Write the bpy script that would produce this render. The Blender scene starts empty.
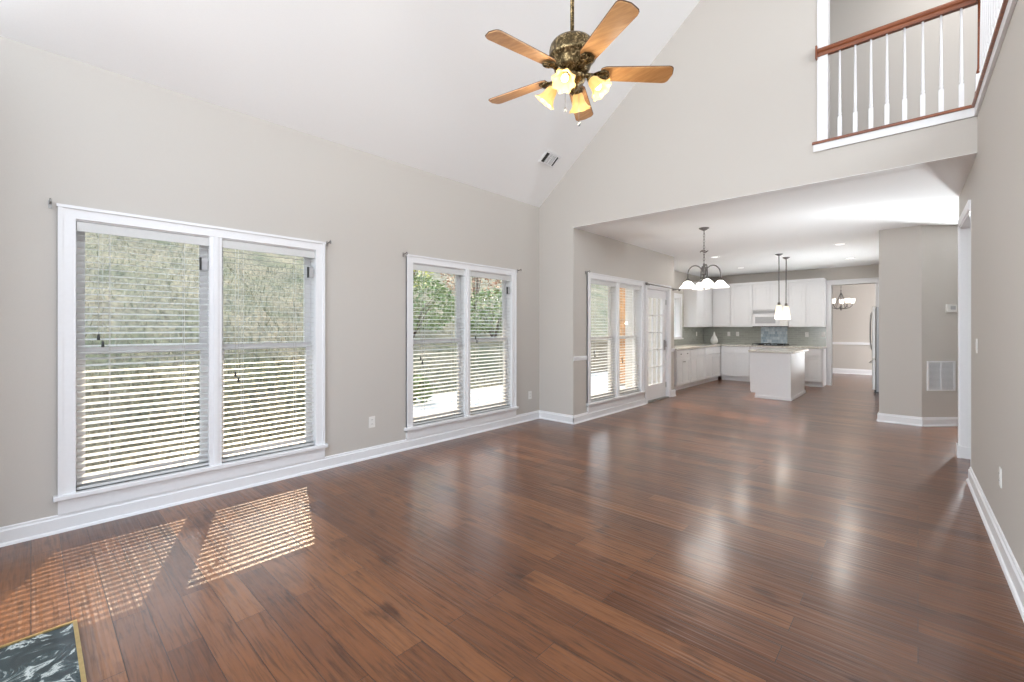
import bpy, bmesh, math, random
from mathutils import Vector, Matrix
random.seed(7)
PI = math.pi
S = bpy.context.scene
COL = S.collection

# ------------------------------------------------------------------ camera, world, sun, exposure
FPX, V0, CAMZ, YAW = 442.0, 328.0, 1.35, 42.57
cd = bpy.data.cameras.new('camera'); cam = bpy.data.objects.new('camera', cd); COL.objects.link(cam)
cam.location = (0, 0, CAMZ); cam.rotation_euler = (PI / 2, 0, math.radians(YAW))
cd.sensor_width = 36.0; cd.lens = FPX / 1024 * 36.0
cd.shift_y = -(341 - V0) / 1024
cd.clip_start = 0.03
S.camera = cam

W = bpy.data.worlds.new('sky'); S.world = W; W.use_nodes = True
wn = W.node_tree; wn.nodes.clear()
wo = wn.nodes.new('ShaderNodeOutputWorld'); wb = wn.nodes.new('ShaderNodeBackground')
# pale hazy sky, a little brighter overhead
tcw = wn.nodes.new('ShaderNodeTexCoord'); spw = wn.nodes.new('ShaderNodeSeparateXYZ'); rw = wn.nodes.new('ShaderNodeValToRGB')
rw.color_ramp.elements[0].position = 0.0; rw.color_ramp.elements[0].color = (0.80, 0.86, 0.92, 1)
rw.color_ramp.elements[1].position = 1.0; rw.color_ramp.elements[1].color = (0.62, 0.78, 1.0, 1)
wn.links.new(tcw.outputs['Generated'], spw.inputs[0]); wn.links.new(spw.outputs[2], rw.inputs[0]); wn.links.new(rw.outputs[0], wb.inputs['Color'])
wn.links.new(wb.outputs[0], wo.inputs[0])
wb.inputs['Strength'].default_value = 3.0

sd = bpy.data.lights.new('sun', 'SUN'); sun = bpy.data.objects.new('sun', sd); COL.objects.link(sun)
sd.energy = 6.8; sd.angle = math.radians(0.6); sd.color = (1.0, 0.78, 0.54)
sun.rotation_euler = Vector((0.766, -0.285, -0.576)).to_track_quat('-Z', 'Y').to_euler()

def area(name, loc, target, sx, sy, power, color=(1, 1, 1), spread=180):
    l = bpy.data.lights.new(name, 'AREA'); o = bpy.data.objects.new(name, l); COL.objects.link(o)
    l.shape = 'RECTANGLE'; l.size = sx; l.size_y = sy; l.energy = power; l.color = color; l.spread = math.radians(spread)
    o.location = loc
    o.rotation_euler = (Vector(target) - Vector(loc)).to_track_quat('-Z', 'Y').to_euler()
    return o
# added fill behind the camera to brighten the living room, no windows built there
area('rear_fill_light', (-3.4, -3.8, 1.3), (.3, 1.6, 2.7), 4.2, 2.4, 180, (0.90, 0.955, 1.0))
# added fill at loft level, shining across the room from an unseen side
area('upper_fill_light', (2.85, 3.0, 4.5), (-1.8, 3.0, 3.6), 3.0, 1.8, 130, (0.86, 0.94, 1.0))
area('loft_fill_light', (.5, 5.95, 5.40), (.5, 6.0, 3.0), .8, .5, 7, (1.0, 0.97, 0.93))  # added fill for the loft back wall, no fixture there
# added strips hidden by pier and hall post, brightening kitchen walls and ceiling
area('hall_fill_strip', (.83, 9.14, 1.15), (-.41, 7.90, 1.85), .04, .9, 112, (0.90, 0.96, 1.0))
area('post_fill_strip', (.345, 6.86, .5), (-.55, 6.82, 1.7), .04, .8, 13, (0.90, 0.96, 1.0), 95)
area('pier_fill_strip', (-.435, 10.2, .5), (-1.55, 9.9, 2.1), 2.6, .10, 42, (0.90, 0.96, 1.0), 120)
# added fill lifting the dark dining room wall, no window behind it
area('dining_fill_light', (2.4, 14.6, 1.5), (-2.0, 14.6, 1.4), 2.0, 1.8, 150, (0.97, 0.985, 1.0))

vs = S.view_settings
S.display_settings.display_device = 'sRGB'
vs.view_transform = 'Standard'; vs.look = 'None'; vs.gamma = 1.0; vs.use_curve_mapping = False
vs.exposure = 0.42
S.cycles.max_bounces = 10; S.cycles.diffuse_bounces = 6; S.cycles.transparent_max_bounces = 24
S.cycles.caustics_reflective = False; S.cycles.caustics_refractive = False
S.cycles.use_denoising = True
S.cycles.sample_clamp_indirect = 6.0

# ------------------------------------------------------------------ materials
def srgb(r, g, b):
    f = lambda c: c / 12.92 if c <= 0.04045 else ((c + 0.055) / 1.055) ** 2.4
    return (f(r / 255), f(g / 255), f(b / 255), 1.0)

class NT:
    def __init__(s, name):
        s.m = bpy.data.materials.new(name); s.m.use_nodes = True; s.t = s.m.node_tree
        s.b = s.t.nodes['Principled BSDF']; s.out = s.t.nodes['Material Output']
    def n(s, typ, **kw):
        nd = s.t.nodes.new(typ)
        for k, v in kw.items():
            if k.startswith('i_'):
                key = k[2:].replace('_', ' ')
                nd.inputs[key].default_value = v
            else: setattr(nd, k, v)
        return nd
    def l(s, a, b): s.t.links.new(a, b)
    def ramp(s, fac, stops, interp='LINEAR'):
        r = s.n('ShaderNodeValToRGB'); r.color_ramp.interpolation = interp
        e = r.color_ramp.elements
        while len(e) < len(stops): e.new(0.5)
        for el, (p, c) in zip(e, stops): el.position = p; el.color = c
        s.l(fac, r.inputs[0]); return r

def paint(name, col, rough=0.5, noise=0.015, bump=0.0, scale=40, metal=0.0, spec=0.5):
    k = NT(name); tc = k.n('ShaderNodeTexCoord')
    nz = k.n('ShaderNodeTexNoise', i_Scale=scale, i_Detail=3.0)
    k.l(tc.outputs['Object'], nz.inputs['Vector'])
    c0 = tuple(max(0, x * (1 - noise * 3)) for x in col[:3]) + (1,)
    c1 = tuple(min(1, x * (1 + noise * 3)) for x in col[:3]) + (1,)
    r = k.ramp(nz.outputs['Fac'], [(0.3, c0), (0.7, c1)])
    k.l(r.outputs[0], k.b.inputs['Base Color'])
    k.b.inputs['Roughness'].default_value = rough; k.b.inputs['Metallic'].default_value = metal
    k.b.inputs['Specular IOR Level'].default_value = spec
    if bump:
        bp = k.n('ShaderNodeBump', i_Strength=bump, i_Distance=0.002)
        k.l(nz.outputs['Fac'], bp.inputs['Height']); k.l(bp.outputs[0], k.b.inputs['Normal'])
    return k.m

M = {}
M['wall'] = paint('wall_paint_greige', (0.555, 0.522, 0.482), 0.6, 0.004, 0.08, 180, spec=0.25)
M['ceiling'] = paint('ceiling_paint_white', (0.87, 0.87, 0.87), 0.7, 0.004, 0.08, 150, spec=0.2)
M['trim'] = paint('trim_paint_white', (0.80, 0.80, 0.81), 0.35, 0.004)
M['cabinet'] = paint('cabinet_paint_white', (0.78, 0.78, 0.79), 0.35, 0.004)
M['slat'] = paint('blind_slat_white', (0.62, 0.62, 0.61), 0.4, 0.006)
M['plastic'] = paint('plastic_white', (0.78, 0.77, 0.74), 0.35, 0.004)
M['grey_plastic'] = paint('plastic_grey', (0.42, 0.42, 0.43), 0.45, 0.02)
M['dark'] = paint('dark_plastic', (0.02, 0.02, 0.02), 0.4, 0.1)
M['shadow'] = paint('duct_shade_dark', (0.03, 0.03, 0.03), 0.8, 0.1)  # near-black colour stands in for the shade behind the vent louvres
M['nickel'] = paint('brushed_nickel', (0.36, 0.35, 0.34), 0.35, 0.02, metal=1.0)
M['pewter'] = paint('dark_pewter_metal', (0.16, 0.15, 0.145), 0.4, 0.05, metal=0.8)
M['steel'] = paint('stainless_steel', (0.40, 0.385, 0.37), 0.42, 0.02, metal=1.0)
M['fridge_side'] = paint('fridge_side_grey', (0.30, 0.30, 0.31), 0.4, 0.02, metal=0.3)
M['bronze'] = None
M['porcelain'] = paint('porcelain_white', (0.82, 0.82, 0.80), 0.2, 0.004)
M['brass'] = paint('brass_edge', (0.62, 0.45, 0.20), 0.3, 0.03, metal=1.0)
M['concrete'] = paint('patio_concrete', (0.55, 0.54, 0.52), 0.8, 0.05, 0.3, 12)
M['post_wood'] = paint('cedar_post', (0.50, 0.26, 0.11), 0.7, 0.12, 0.2, 8)
M['cord'] = paint('blind_cord', (0.60, 0.60, 0.57), 0.7, 0.02)
M['bark'] = paint('shrub_bark', (0.10, 0.07, 0.05), 0.8, 0.1)

def m_bronze():
    k = NT('antique_bronze'); tc = k.n('ShaderNodeTexCoord')
    v = k.n('ShaderNodeTexNoise', i_Scale=38.0, i_Detail=2.0, i_Distortion=1.2); k.l(tc.outputs['Object'], v.inputs['Vector'])
    r = k.ramp(v.outputs['Fac'], [(0.42, (0.085, 0.06, 0.028, 1)), (0.55, (0.20, 0.145, 0.07, 1)), (0.66, (0.50, 0.38, 0.20, 1))])
    k.l(r.outputs[0], k.b.inputs['Base Color'])
    k.b.inputs['Metallic'].default_value = 0.9; k.b.inputs['Roughness'].default_value = 0.33
    bp = k.n('ShaderNodeBump', i_Strength=0.5, i_Distance=0.004)
    k.l(v.outputs['Fac'], bp.inputs['Height']); k.l(bp.outputs[0], k.b.inputs['Normal'])
    return k.m
M['bronze'] = m_bronze()

def m_wood(name, dark, light, rough, axis=0, scale=3.0, coat=0.3):
    k = NT(name); tc = k.n('ShaderNodeTexCoord'); mp = k.n('ShaderNodeMapping')
    sc = [14.0, 14.0, 14.0]; sc[axis] = 1.2
    mp.inputs['Scale'].default_value = sc
    k.l(tc.outputs['Object'], mp.inputs['Vector'])
    nz = k.n('ShaderNodeTexNoise', i_Scale=scale, i_Detail=6.0, i_Roughness=0.6)
    k.l(mp.outputs[0], nz.inputs['Vector'])
    r = k.ramp(nz.outputs['Fac'], [(0.3, dark), (0.7, light)])
    k.l(r.outputs[0], k.b.inputs['Base Color']); k.b.inputs['Roughness'].default_value = rough
    k.b.inputs['Coat Weight'].default_value = coat; k.b.inputs['Coat Roughness'].default_value = 0.2
    return k.m
M['oak_rail'] = m_wood('stained_oak_rail', srgb(104, 52, 26), srgb(150, 84, 46), 0.35)
M['blade'] = m_wood('fan_blade_oak', srgb(168, 118, 72), srgb(204, 156, 104), 0.4)
M['blade_edge'] = m_wood('fan_blade_dark_edge', srgb(66, 42, 28), srgb(90, 60, 40), 0.4)

def m_floor():
    k = NT('hand_scraped_hardwood'); tc = k.n('ShaderNodeTexCoord')
    mp = k.n('ShaderNodeMapping'); k.l(tc.outputs['Object'], mp.inputs['Vector'])
    br = k.n('ShaderNodeTexBrick', offset=0.37, offset_frequency=2, squash=1.0)
    br.inputs['Scale'].default_value = 1.0
    br.inputs['Brick Width'].default_value = 1.15; br.inputs['Row Height'].default_value = 0.127
    br.inputs['Mortar Size'].default_value = 0.0016; br.inputs['Mortar Smooth'].default_value = 0.3
    br.inputs['Color1'].default_value = (0, 0, 0, 1); br.inputs['Color2'].default_value = (1, 1, 1, 1)
    br.inputs['Mortar'].default_value = (0.5, 0.5, 0.5, 1)
    k.l(mp.outputs[0], br.inputs['Vector'])
    plank = k.ramp(br.outputs['Color'], [(0.0, srgb(88, 50, 27)), (0.35, srgb(101, 60, 33)), (0.7, srgb(109, 66, 37)), (1.0, srgb(122, 77, 45))])
    # grain
    mg = k.n('ShaderNodeMapping'); mg.inputs['Scale'].default_value = (2.4, 34.0, 1.0)
    k.l(tc.outputs['Object'], mg.inputs['Vector'])
    off = k.n('ShaderNodeVectorMath', operation='MULTIPLY_ADD')
    off.inputs[1].default_value = (9.0, 5.0, 0.0)
    k.l(br.outputs['Color'], off.inputs[0]); k.l(mg.outputs[0], off.inputs[2])
    gr = k.n('ShaderNodeTexNoise', i_Scale=1.8, i_Detail=8.0, i_Roughness=0.62, i_Distortion=0.6)
    k.l(off.outputs[0], gr.inputs['Vector'])
    grr = k.ramp(gr.outputs['Fac'], [(0.30, (0.42, 0.38, 0.36, 1)), (0.50, (1, 1, 1, 1)), (0.78, (1.3, 1.27, 1.2, 1))])
    mul = k.n('ShaderNodeMixRGB', blend_type='MULTIPLY'); mul.inputs[0].default_value = 1.0
    k.l(plank.outputs[0], mul.inputs[1]); k.l(grr.outputs[0], mul.inputs[2])
    # knots / dark smudges of their own shape
    kn = k.n('ShaderNodeTexNoise', i_Scale=2.3, i_Detail=4.0, i_Roughness=0.55)
    mk = k.n('ShaderNodeMapping'); mk.inputs['Scale'].default_value = (1.0, 3.2, 1.0)
    k.l(tc.outputs['Object'], mk.inputs['Vector']); k.l(mk.outputs[0], kn.inputs['Vector'])
    knr = k.ramp(kn.outputs['Fac'], [(0.60, (1, 1, 1, 1)), (0.70, (0.42, 0.35, 0.30, 1))])
    mul2 = k.n('ShaderNodeMixRGB', blend_type='MULTIPLY'); mul2.inputs[0].default_value = 1.0
    k.l(mul.outputs[0], mul2.inputs[1]); k.l(knr.outputs[0], mul2.inputs[2])
    seam = k.n('ShaderNodeMixRGB', blend_type='MIX'); seam.inputs[2].default_value = srgb(44, 24, 15)
    k.l(br.outputs['Fac'], seam.inputs[0]); k.l(mul2.outputs[0], seam.inputs[1])
    k.l(seam.outputs[0], k.b.inputs['Base Color'])
    # scraped grooves along the planks
    mw = k.n('ShaderNodeMapping'); mw.inputs['Scale'].default_value = (0.8, 44.0, 1.0)
    k.l(tc.outputs['Object'], mw.inputs['Vector'])
    wv = k.n('ShaderNodeTexNoise', i_Scale=1.0, i_Detail=2.0, i_Roughness=0.5)
    k.l(mw.outputs[0], wv.inputs['Vector'])
    md = k.n('ShaderNodeMapping'); md.inputs['Scale'].default_value = (7.0, 2.5, 1.0)
    k.l(tc.outputs['Object'], md.inputs['Vector'])
    dn = k.n('ShaderNodeTexNoise', i_Scale=1.0, i_Detail=2.0); k.l(md.outputs[0], dn.inputs['Vector'])
    ad = k.n('ShaderNodeMath', operation='MULTIPLY_ADD'); ad.inputs[1].default_value = 0.6
    k.l(dn.outputs['Fac'], ad.inputs[0]); k.l(wv.outputs['Fac'], ad.inputs[2])
    su = k.n('ShaderNodeMath', operation='MULTIPLY_ADD'); su.inputs[1].default_value = -1.0
    k.l(br.outputs['Fac'], su.inputs[0]); k.l(ad.outputs[0], su.inputs[2])
    bp = k.n('ShaderNodeBump', i_Strength=0.85, i_Distance=0.0044)
    k.l(su.outputs[0], bp.inputs['Height']); k.l(bp.outputs[0], k.b.inputs['Normal'])
    k.b.inputs['Roughness'].default_value = 0.30
    k.b.inputs['Specular IOR Level'].default_value = 0.3
    k.b.inputs['Coat Weight'].default_value = 0.5; k.b.inputs['Coat Roughness'].default_value = 0.18
    return k.m
M['floor'] = m_floor()

def m_pane():
    k = NT('clear_window_glass')
    tr = k.n('ShaderNodeBsdfTransparent'); tr.inputs[0].default_value = (0.96, 0.97, 0.965, 1)
    gl = k.n('ShaderNodeBsdfGlossy'); gl.inputs['Roughness'].default_value = 0.02
    lw = k.n('ShaderNodeLayerWeight', i_Blend=0.5); pw = k.n('ShaderNodeMath', operation='POWER'); pw.inputs[1].default_value = 5.0
    k.l(lw.outputs['Facing'], pw.inputs[0]); fr = k.n('ShaderNodeMath', operation='MULTIPLY_ADD'); fr.inputs[1].default_value = 0.9; fr.inputs[2].default_value = 0.035; k.l(pw.outputs[0], fr.inputs[0])
    mx = k.n('ShaderNodeMixShader'); k.l(fr.outputs[0], mx.inputs[0]); k.l(tr.outputs[0], mx.inputs[1]); k.l(gl.outputs[0], mx.inputs[2])
    k.l(mx.outputs[0], k.out.inputs['Surface']); return k.m
M['pane'] = m_pane()

def m_glow(name, base, emit, strength, rough=0.4):
    k = NT(name); tc = k.n('ShaderNodeTexCoord')
    nz = k.n('ShaderNodeTexNoise', i_Scale=30.0); k.l(tc.outputs['Object'], nz.inputs['Vector'])
    r = k.ramp(nz.outputs['Fac'], [(0.2, tuple(c * 0.96 for c in base[:3]) + (1,)), (0.8, base)])
    k.l(r.outputs[0], k.b.inputs['Base Color']); k.b.inputs['Roughness'].default_value = rough
    k.b.inputs['Emission Color'].default_value = emit; k.b.inputs['Emission Strength'].default_value = strength
    return k.m
M['bulb_warm'] = m_glow('warm_bulb', (1, 0.9, 0.7, 1), (1.0, 0.86, 0.58, 1), 4.0)
M['downlight'] = m_glow('downlight_lens', (0.9, 0.9, 0.9, 1), (1.0, 0.97, 0.92, 1), 1.6)

def m_shade(name, base, emit, strength, tl):
    k = NT(name); tc = k.n('ShaderNodeTexCoord')
    nz = k.n('ShaderNodeTexNoise', i_Scale=30.0); k.l(tc.outputs['Object'], nz.inputs['Vector'])
    r = k.ramp(nz.outputs['Fac'], [(0.2, tuple(c * 0.93 for c in base[:3]) + (1,)), (0.8, base)])
    k.l(r.outputs[0], k.b.inputs['Base Color']); k.b.inputs['Roughness'].default_value = 0.3
    k.b.inputs['Emission Color'].default_value = emit; k.b.inputs['Emission Strength'].default_value = strength
    t = k.n('ShaderNodeBsdfTranslucent'); k.l(r.outputs[0], t.inputs['Color'])
    mx = k.n('ShaderNodeMixShader'); mx.inputs[0].default_value = tl
    k.l(k.b.outputs[0], mx.inputs[1]); k.l(t.outputs[0], mx.inputs[2]); k.l(mx.outputs[0], k.out.inputs['Surface'])
    return k.m
M['amber_glass'] = m_shade('amber_scavo_glass', (0.55, 0.36, 0.14, 1), (1.0, 0.62, 0.20, 1), 0.60, 0.15)
M['white_shade'] = m_shade('white_glass_shade_lit', (0.94, 0.94, 0.93, 1), (1.0, 0.96, 0.90, 1), 2.5, 0.8)
M['cream_shade'] = m_shade('cream_glass_shade_lit', (0.90, 0.85, 0.72, 1), (1.0, 0.86, 0.62, 1), 0.62, 0.6)
def m_granite():
    k = NT('pale_granite'); tc = k.n('ShaderNodeTexCoord')
    v = k.n('ShaderNodeTexNoise', i_Scale=60.0, i_Detail=6.0, i_Roughness=0.7); k.l(tc.outputs['Object'], v.inputs['Vector'])
    r = k.ramp(v.outputs['Fac'], [(0.32, srgb(120, 104, 92)), (0.45, srgb(196, 190, 180)), (0.6, srgb(226, 224, 218))])
    k.l(r.outputs[0], k.b.inputs['Base Color']); k.b.inputs['Roughness'].default_value = 0.15
    return k.m
M['granite'] = m_granite()

def m_tiles(name, c1, c2, mortar, w, h, axis, rough=0.15, offset=0.5):
    k = NT(name); tc = k.n('ShaderNodeTexCoord'); sp = k.n('ShaderNodeSeparateXYZ'); cb = k.n('ShaderNodeCombineXYZ')
    k.l(tc.outputs['Object'], sp.inputs[0]); k.l(sp.outputs[axis], cb.inputs[0]); k.l(sp.outputs[2], cb.inputs[1])
    br = k.n('ShaderNodeTexBrick', offset=offset)
    br.inputs['Scale'].default_value = 1.0; br.inputs['Brick Width'].default_value = w; br.inputs['Row Height'].default_value = h
    br.inputs['Mortar Size'].default_value = 0.003
    br.inputs['Color1'].default_value = c1; br.inputs['Color2'].default_value = c2; br.inputs['Mortar'].default_value = mortar
    k.l(cb.outputs[0], br.inputs['Vector']); k.l(br.outputs['Color'], k.b.inputs['Base Color'])
    k.b.inputs['Roughness'].default_value = rough
    return k.m
M['tile_x'] = m_tiles('sage_glass_tile', srgb(160, 162, 154), srgb(172, 174, 166), srgb(184, 184, 177), 0.15, 0.05, 0)
M['tile_y'] = m_tiles('sage_glass_tile_side', srgb(160, 162, 154), srgb(172, 174, 166), srgb(184, 184, 177), 0.15, 0.05, 1)
M['mosaic'] = m_tiles('blue_glass_mosaic', srgb(160, 182, 196), srgb(222, 232, 236), srgb(205, 210, 210), 0.05, 0.07, 0, 0.08, 0.5)
M['stone'] = m_tiles('stacked_stone', srgb(112, 106, 92), srgb(150, 144, 128), srgb(60, 56, 48), 0.5, 0.16, 1, 0.9, 0.4)

def m_marble():
    k = NT('dark_green_marble'); tc = k.n('ShaderNodeTexCoord')
    nz = k.n('ShaderNodeTexNoise', i_Scale=7.0, i_Detail=8.0, i_Roughness=0.65, i_Distortion=1.8); k.l(tc.outputs['Object'], nz.inputs['Vector'])
    r = k.ramp(nz.outputs['Fac'], [(0.4, srgb(28, 36, 38)), (0.56, srgb(52, 62, 62)), (0.62, srgb(170, 172, 165)), (0.66, srgb(44, 54, 56))])
    k.l(r.outputs[0], k.b.inputs['Base Color']); k.b.inputs['Roughness'].default_value = 0.12
    return k.m
M['marble'] = m_marble()

def m_hill():
    k = NT('dry_grass_slope'); tc = k.n('ShaderNodeTexCoord')
    a = k.n('ShaderNodeTexNoise', i_Scale=0.8, i_Detail=6.0, i_Roughness=0.65); k.l(tc.outputs['Object'], a.inputs['Vector'])
    b = k.n('ShaderNodeTexNoise', i_Scale=14.0, i_Detail=6.0, i_Roughness=0.75); k.l(tc.outputs['Object'], b.inputs['Vector'])
    ra = k.ramp(a.outputs['Fac'], [(0.35, srgb(102, 107, 88)), (0.55, srgb(138, 132, 114)), (0.7, srgb(124, 117, 100))])
    rb = k.ramp(b.outputs['Fac'], [(0.34, (0.25, 0.25, 0.25, 1)), (0.52, (1, 1, 1, 1)), (0.7, (1.5, 1.45, 1.3, 1))])
    mu = k.n('ShaderNodeMixRGB', blend_type='MULTIPLY'); mu.inputs[0].default_value = 1.0
    k.l(ra.outputs[0], mu.inputs[1]); k.l(rb.outputs[0], mu.inputs[2]); k.l(mu.outputs[0], k.b.inputs['Base Color'])
    k.b.inputs['Roughness'].default_value = 0.95; k.b.inputs['Specular IOR Level'].default_value = 0.1
    bp = k.n('ShaderNodeBump', i_Strength=0.8, i_Distance=0.06); k.l(b.outputs['Fac'], bp.inputs['Height']); k.l(bp.outputs[0], k.b.inputs['Normal'])
    return k.m
M['hill'] = m_hill()
def m_leaf(name, c1, c2):
    k = NT(name); oi = k.n('ShaderNodeTexCoord'); nz = k.n('ShaderNodeTexNoise', i_Scale=5.0, i_Detail=3.0)
    k.l(oi.outputs['Object'], nz.inputs['Vector']); r = k.ramp(nz.outputs['Fac'], [(0.35, c1), (0.65, c2)])
    k.l(r.outputs[0], k.b.inputs['Base Color']); k.b.inputs['Roughness'].default_value = 0.6
    return k.m
M['leaf'] = m_leaf('shrub_leaf_green', srgb(84, 106, 64), srgb(130, 148, 94))
M['leaf_yellow'] = m_leaf('leaf_yellow_green', srgb(170, 176, 84), srgb(214, 208, 126))
M['leaf_red'] = m_leaf('leaf_russet', srgb(136, 92, 70), srgb(184, 142, 112))
M['blade_grass'] = m_leaf('dry_grass_blades', srgb(110, 114, 94), srgb(164, 158, 138))

# ------------------------------------------------------------------ mesh helpers
WL = {}      # world location of every object that parents something
class MB:
    def __init__(s): s.v = []; s.f = []; s.sm = []
    def _add(s, vs_, fs, smooth=False):
        o = len(s.v); s.v += [tuple(p) for p in vs_]; s.f += [tuple(i + o for i in f) for f in fs]; s.sm += [smooth] * len(fs); return s
    def box(s, x0, x1, y0, y1, z0, z1):
        x0, x1 = min(x0, x1), max(x0, x1); y0, y1 = min(y0, y1), max(y0, y1); z0, z1 = min(z0, z1), max(z0, z1)
        p = [(x, y, z) for z in (z0, z1) for y in (y0, y1) for x in (x0, x1)]
        return s._add(p, [(0, 2, 3, 1), (4, 5, 7, 6), (0, 1, 5, 4), (2, 6, 7, 3), (0, 4, 6, 2), (1, 3, 7, 5)])
    def obox(s, c, ax, ay, az, hx, hy, hz):
        c, ax, ay, az = map(Vector, (c, ax, ay, az))
        p = [c + ax * (hx * i) + ay * (hy * j) + az * (hz * k) for k in (-1, 1) for j in (-1, 1) for i in (-1, 1)]
        return s._add(p, [(0, 2, 3, 1), (4, 5, 7, 6), (0, 1, 5, 4), (2, 6, 7, 3), (0, 4, 6, 2), (1, 3, 7, 5)])
    def prism(s, poly, d, a):
        """extrude polygon (3-D points) by vector d"""
        n = len(poly); d = Vector(d); P = [Vector(q) for q in poly]
        s._add(P + [q + d for q in P], [tuple(range(n))[::-1], tuple(range(n, 2 * n))] + [(i, (i + 1) % n, (i + 1) % n + n, i + n) for i in range(n)])
        return s
    def lathe(s, prof, c=(0, 0, 0), seg=24, axis=(0, 0, 1), smooth=True, scallop=0, amp=0.0):
        """profile of (radius, height) along axis"""
        z = Vector(axis).normalized(); x = z.orthogonal().normalized(); y = z.cross(x); c = Vector(c)
        o = len(s.v); n = len(prof)
        for i, (r, h) in enumerate(prof):
            for k in range(seg):
                t = 2 * PI * k / seg
                rr = r * (1 + amp * (i / (n - 1)) ** 2 * math.cos(scallop * t)) if scallop else r
                s.v.append(tuple(c + z * h + (x * math.cos(t) + y * math.sin(t)) * rr))
        for i in range(n - 1):
            for k in range(seg):
                s.f.append((o + i * seg + k, o + i * seg + (k + 1) % seg, o + (i + 1) * seg + (k + 1) % seg, o + (i + 1) * seg + k)); s.sm.append(smooth)
        for i in (0, n - 1):
            if prof[i][0] > 1e-4 and not getattr(s, 'open', False):
                f = tuple(o + i * seg + k for k in range(seg)); s.f.append(f if i else f[::-1]); s.sm.append(False)
        return s
    def tube(s, pts, r, seg=8, cap=True):
        P = [Vector(p) for p in pts]; n = len(P); o = len(s.v); R = r if isinstance(r, (list, tuple)) else [r] * n
        up = None
        for i, p in enumerate(P):
            t = (P[min(i + 1, n - 1)] - P[max(i - 1, 0)]).normalized()
            x = t.orthogonal().normalized() if up is None else (up - t * up.dot(t)).normalized()
            up = x; y = t.cross(x)
            for k in range(seg):
                a = 2 * PI * k / seg; s.v.append(tuple(p + (x * math.cos(a) + y * math.sin(a)) * R[i]))
        for i in range(n - 1):
            for k in range(seg):
                s.f.append((o + i * seg + k, o + i * seg + (k + 1) % seg, o + (i + 1) * seg + (k + 1) % seg, o + (i + 1) * seg + k)); s.sm.append(True)
        if cap:
            s.f.append(tuple(o + k for k in range(seg))[::-1]); s.sm.append(False)
            s.f.append(tuple(o + (n - 1) * seg + k for k in range(seg))); s.sm.append(False)
        return s
    def ball(s, c, r, seg=12, rings=8, sz=1.0):
        return s.lathe([(max(1e-5, r * math.sin(PI * i / rings)), -r * sz * math.cos(PI * i / rings)) for i in range(rings + 1)], c, seg)
    def build(s, name, mat, parent=None, label=None, bevel=0.0, origin=None, recalc=True):
        me = bpy.data.meshes.new(name)
        if parent is not None: off = Vector(WL[parent.name])
        elif origin is not None: off = Vector(origin)
        else:
            xs = [p[0] for p in s.v]; ys = [p[1] for p in s.v]; zs = [p[2] for p in s.v]
            off = Vector(((min(xs) + max(xs)) / 2, (min(ys) + max(ys)) / 2, min(zs)))
        me.from_pydata([tuple(Vector(p) - off) for p in s.v], [], s.f)
        for p, q in zip(me.polygons, s.sm): p.use_smooth = q
        me.materials.append(mat)
        if recalc:
            b = bmesh.new(); b.from_mesh(me); bmesh.ops.recalc_face_normals(b, faces=b.faces); b.to_mesh(me); b.free()
        o = bpy.data.objects.new(name, me); COL.objects.link(o)
        if parent is not None: o.parent = parent
        else: o.location = off
        WL[o.name] = off
        if label: o['label'] = label
        if bevel:
            m = o.modifiers.new('bevel', 'BEVEL'); m.width = bevel; m.segments = 2; m.limit_method = 'ANGLE'
        return o

def thing(name, label, cat, loc, group=None):
    o = bpy.data.objects.new(name, None); COL.objects.link(o); o.location = loc; o.empty_display_size = 0.1
    WL[o.name] = Vector(loc); o['label'] = label; o['category'] = cat
    if group: o['group'] = group
    return o
def tag(o, label, cat, group=None):
    o['label'] = label; o['category'] = cat
    if group: o['group'] = group
    return o
def structure(o, label=None):
    o['kind'] = 'structure'
    if label: o['label'] = label
    return o
def sempty(name, loc, label=None):
    o = bpy.data.objects.new(name, None); COL.objects.link(o); o.location = loc; WL[o.name] = Vector(loc)
    return structure(o, label)

# ------------------------------------------------------------------ key dimensions (metres)
XL, YG, XK, XB, YB, HK = -4.19, 5.17, -3.575, -4.42, 12.77, 2.765
SL = 0.8177                                   # roof slope
ZR = 5.52                                     # flat top of the vaulted ceiling
def zslope(x): return 3.16 + SL * (x - XL)
XRG = XL + (ZR - 3.16) / SL
def xr(y): return 0.345 + (5.66 - y) * 0.017   # right wall runs very slightly out of square

# ------------------------------------------------------------------ floor and walls
fl = MB()
fl.prism([(XL - .15, -4, 0), (3.2, -4, 0), (3.2, 16.5, 0), (-5, 16.5, 0), (-5, 12.9, 0), (XB - .15, 12.9, 0), (XB - .15, 8.7, 0),
          (XK - .15, 8.7, 0), (XK - .15, 5.2, 0), (XL - .15, 5.2, 0)], (0, 0, -0.12), 0)
structure(fl.build('floor', M['floor'], origin=(0, 0, 0)), 'dark reddish brown hand-scraped hardwood plank floor')

def wall_x(mb, x0, x1, y0, y1, z0, z1, holes):
    """wall slab across x0..x1 running along y with rectangular holes (ya, yb, za, zb)"""
    ys = sorted({y0, y1} | {h[0] for h in holes} | {h[1] for h in holes}); zs = sorted({z0, z1} | {h[2] for h in holes} | {h[3] for h in holes})
    for a, b in zip(ys, ys[1:]):
        for c, d in zip(zs, zs[1:]):
            if not any(h[0] <= a and b <= h[1] and h[2] <= c and d <= h[3] for h in holes): mb.box(x0, x1, a, b, c, d)
    return mb

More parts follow.
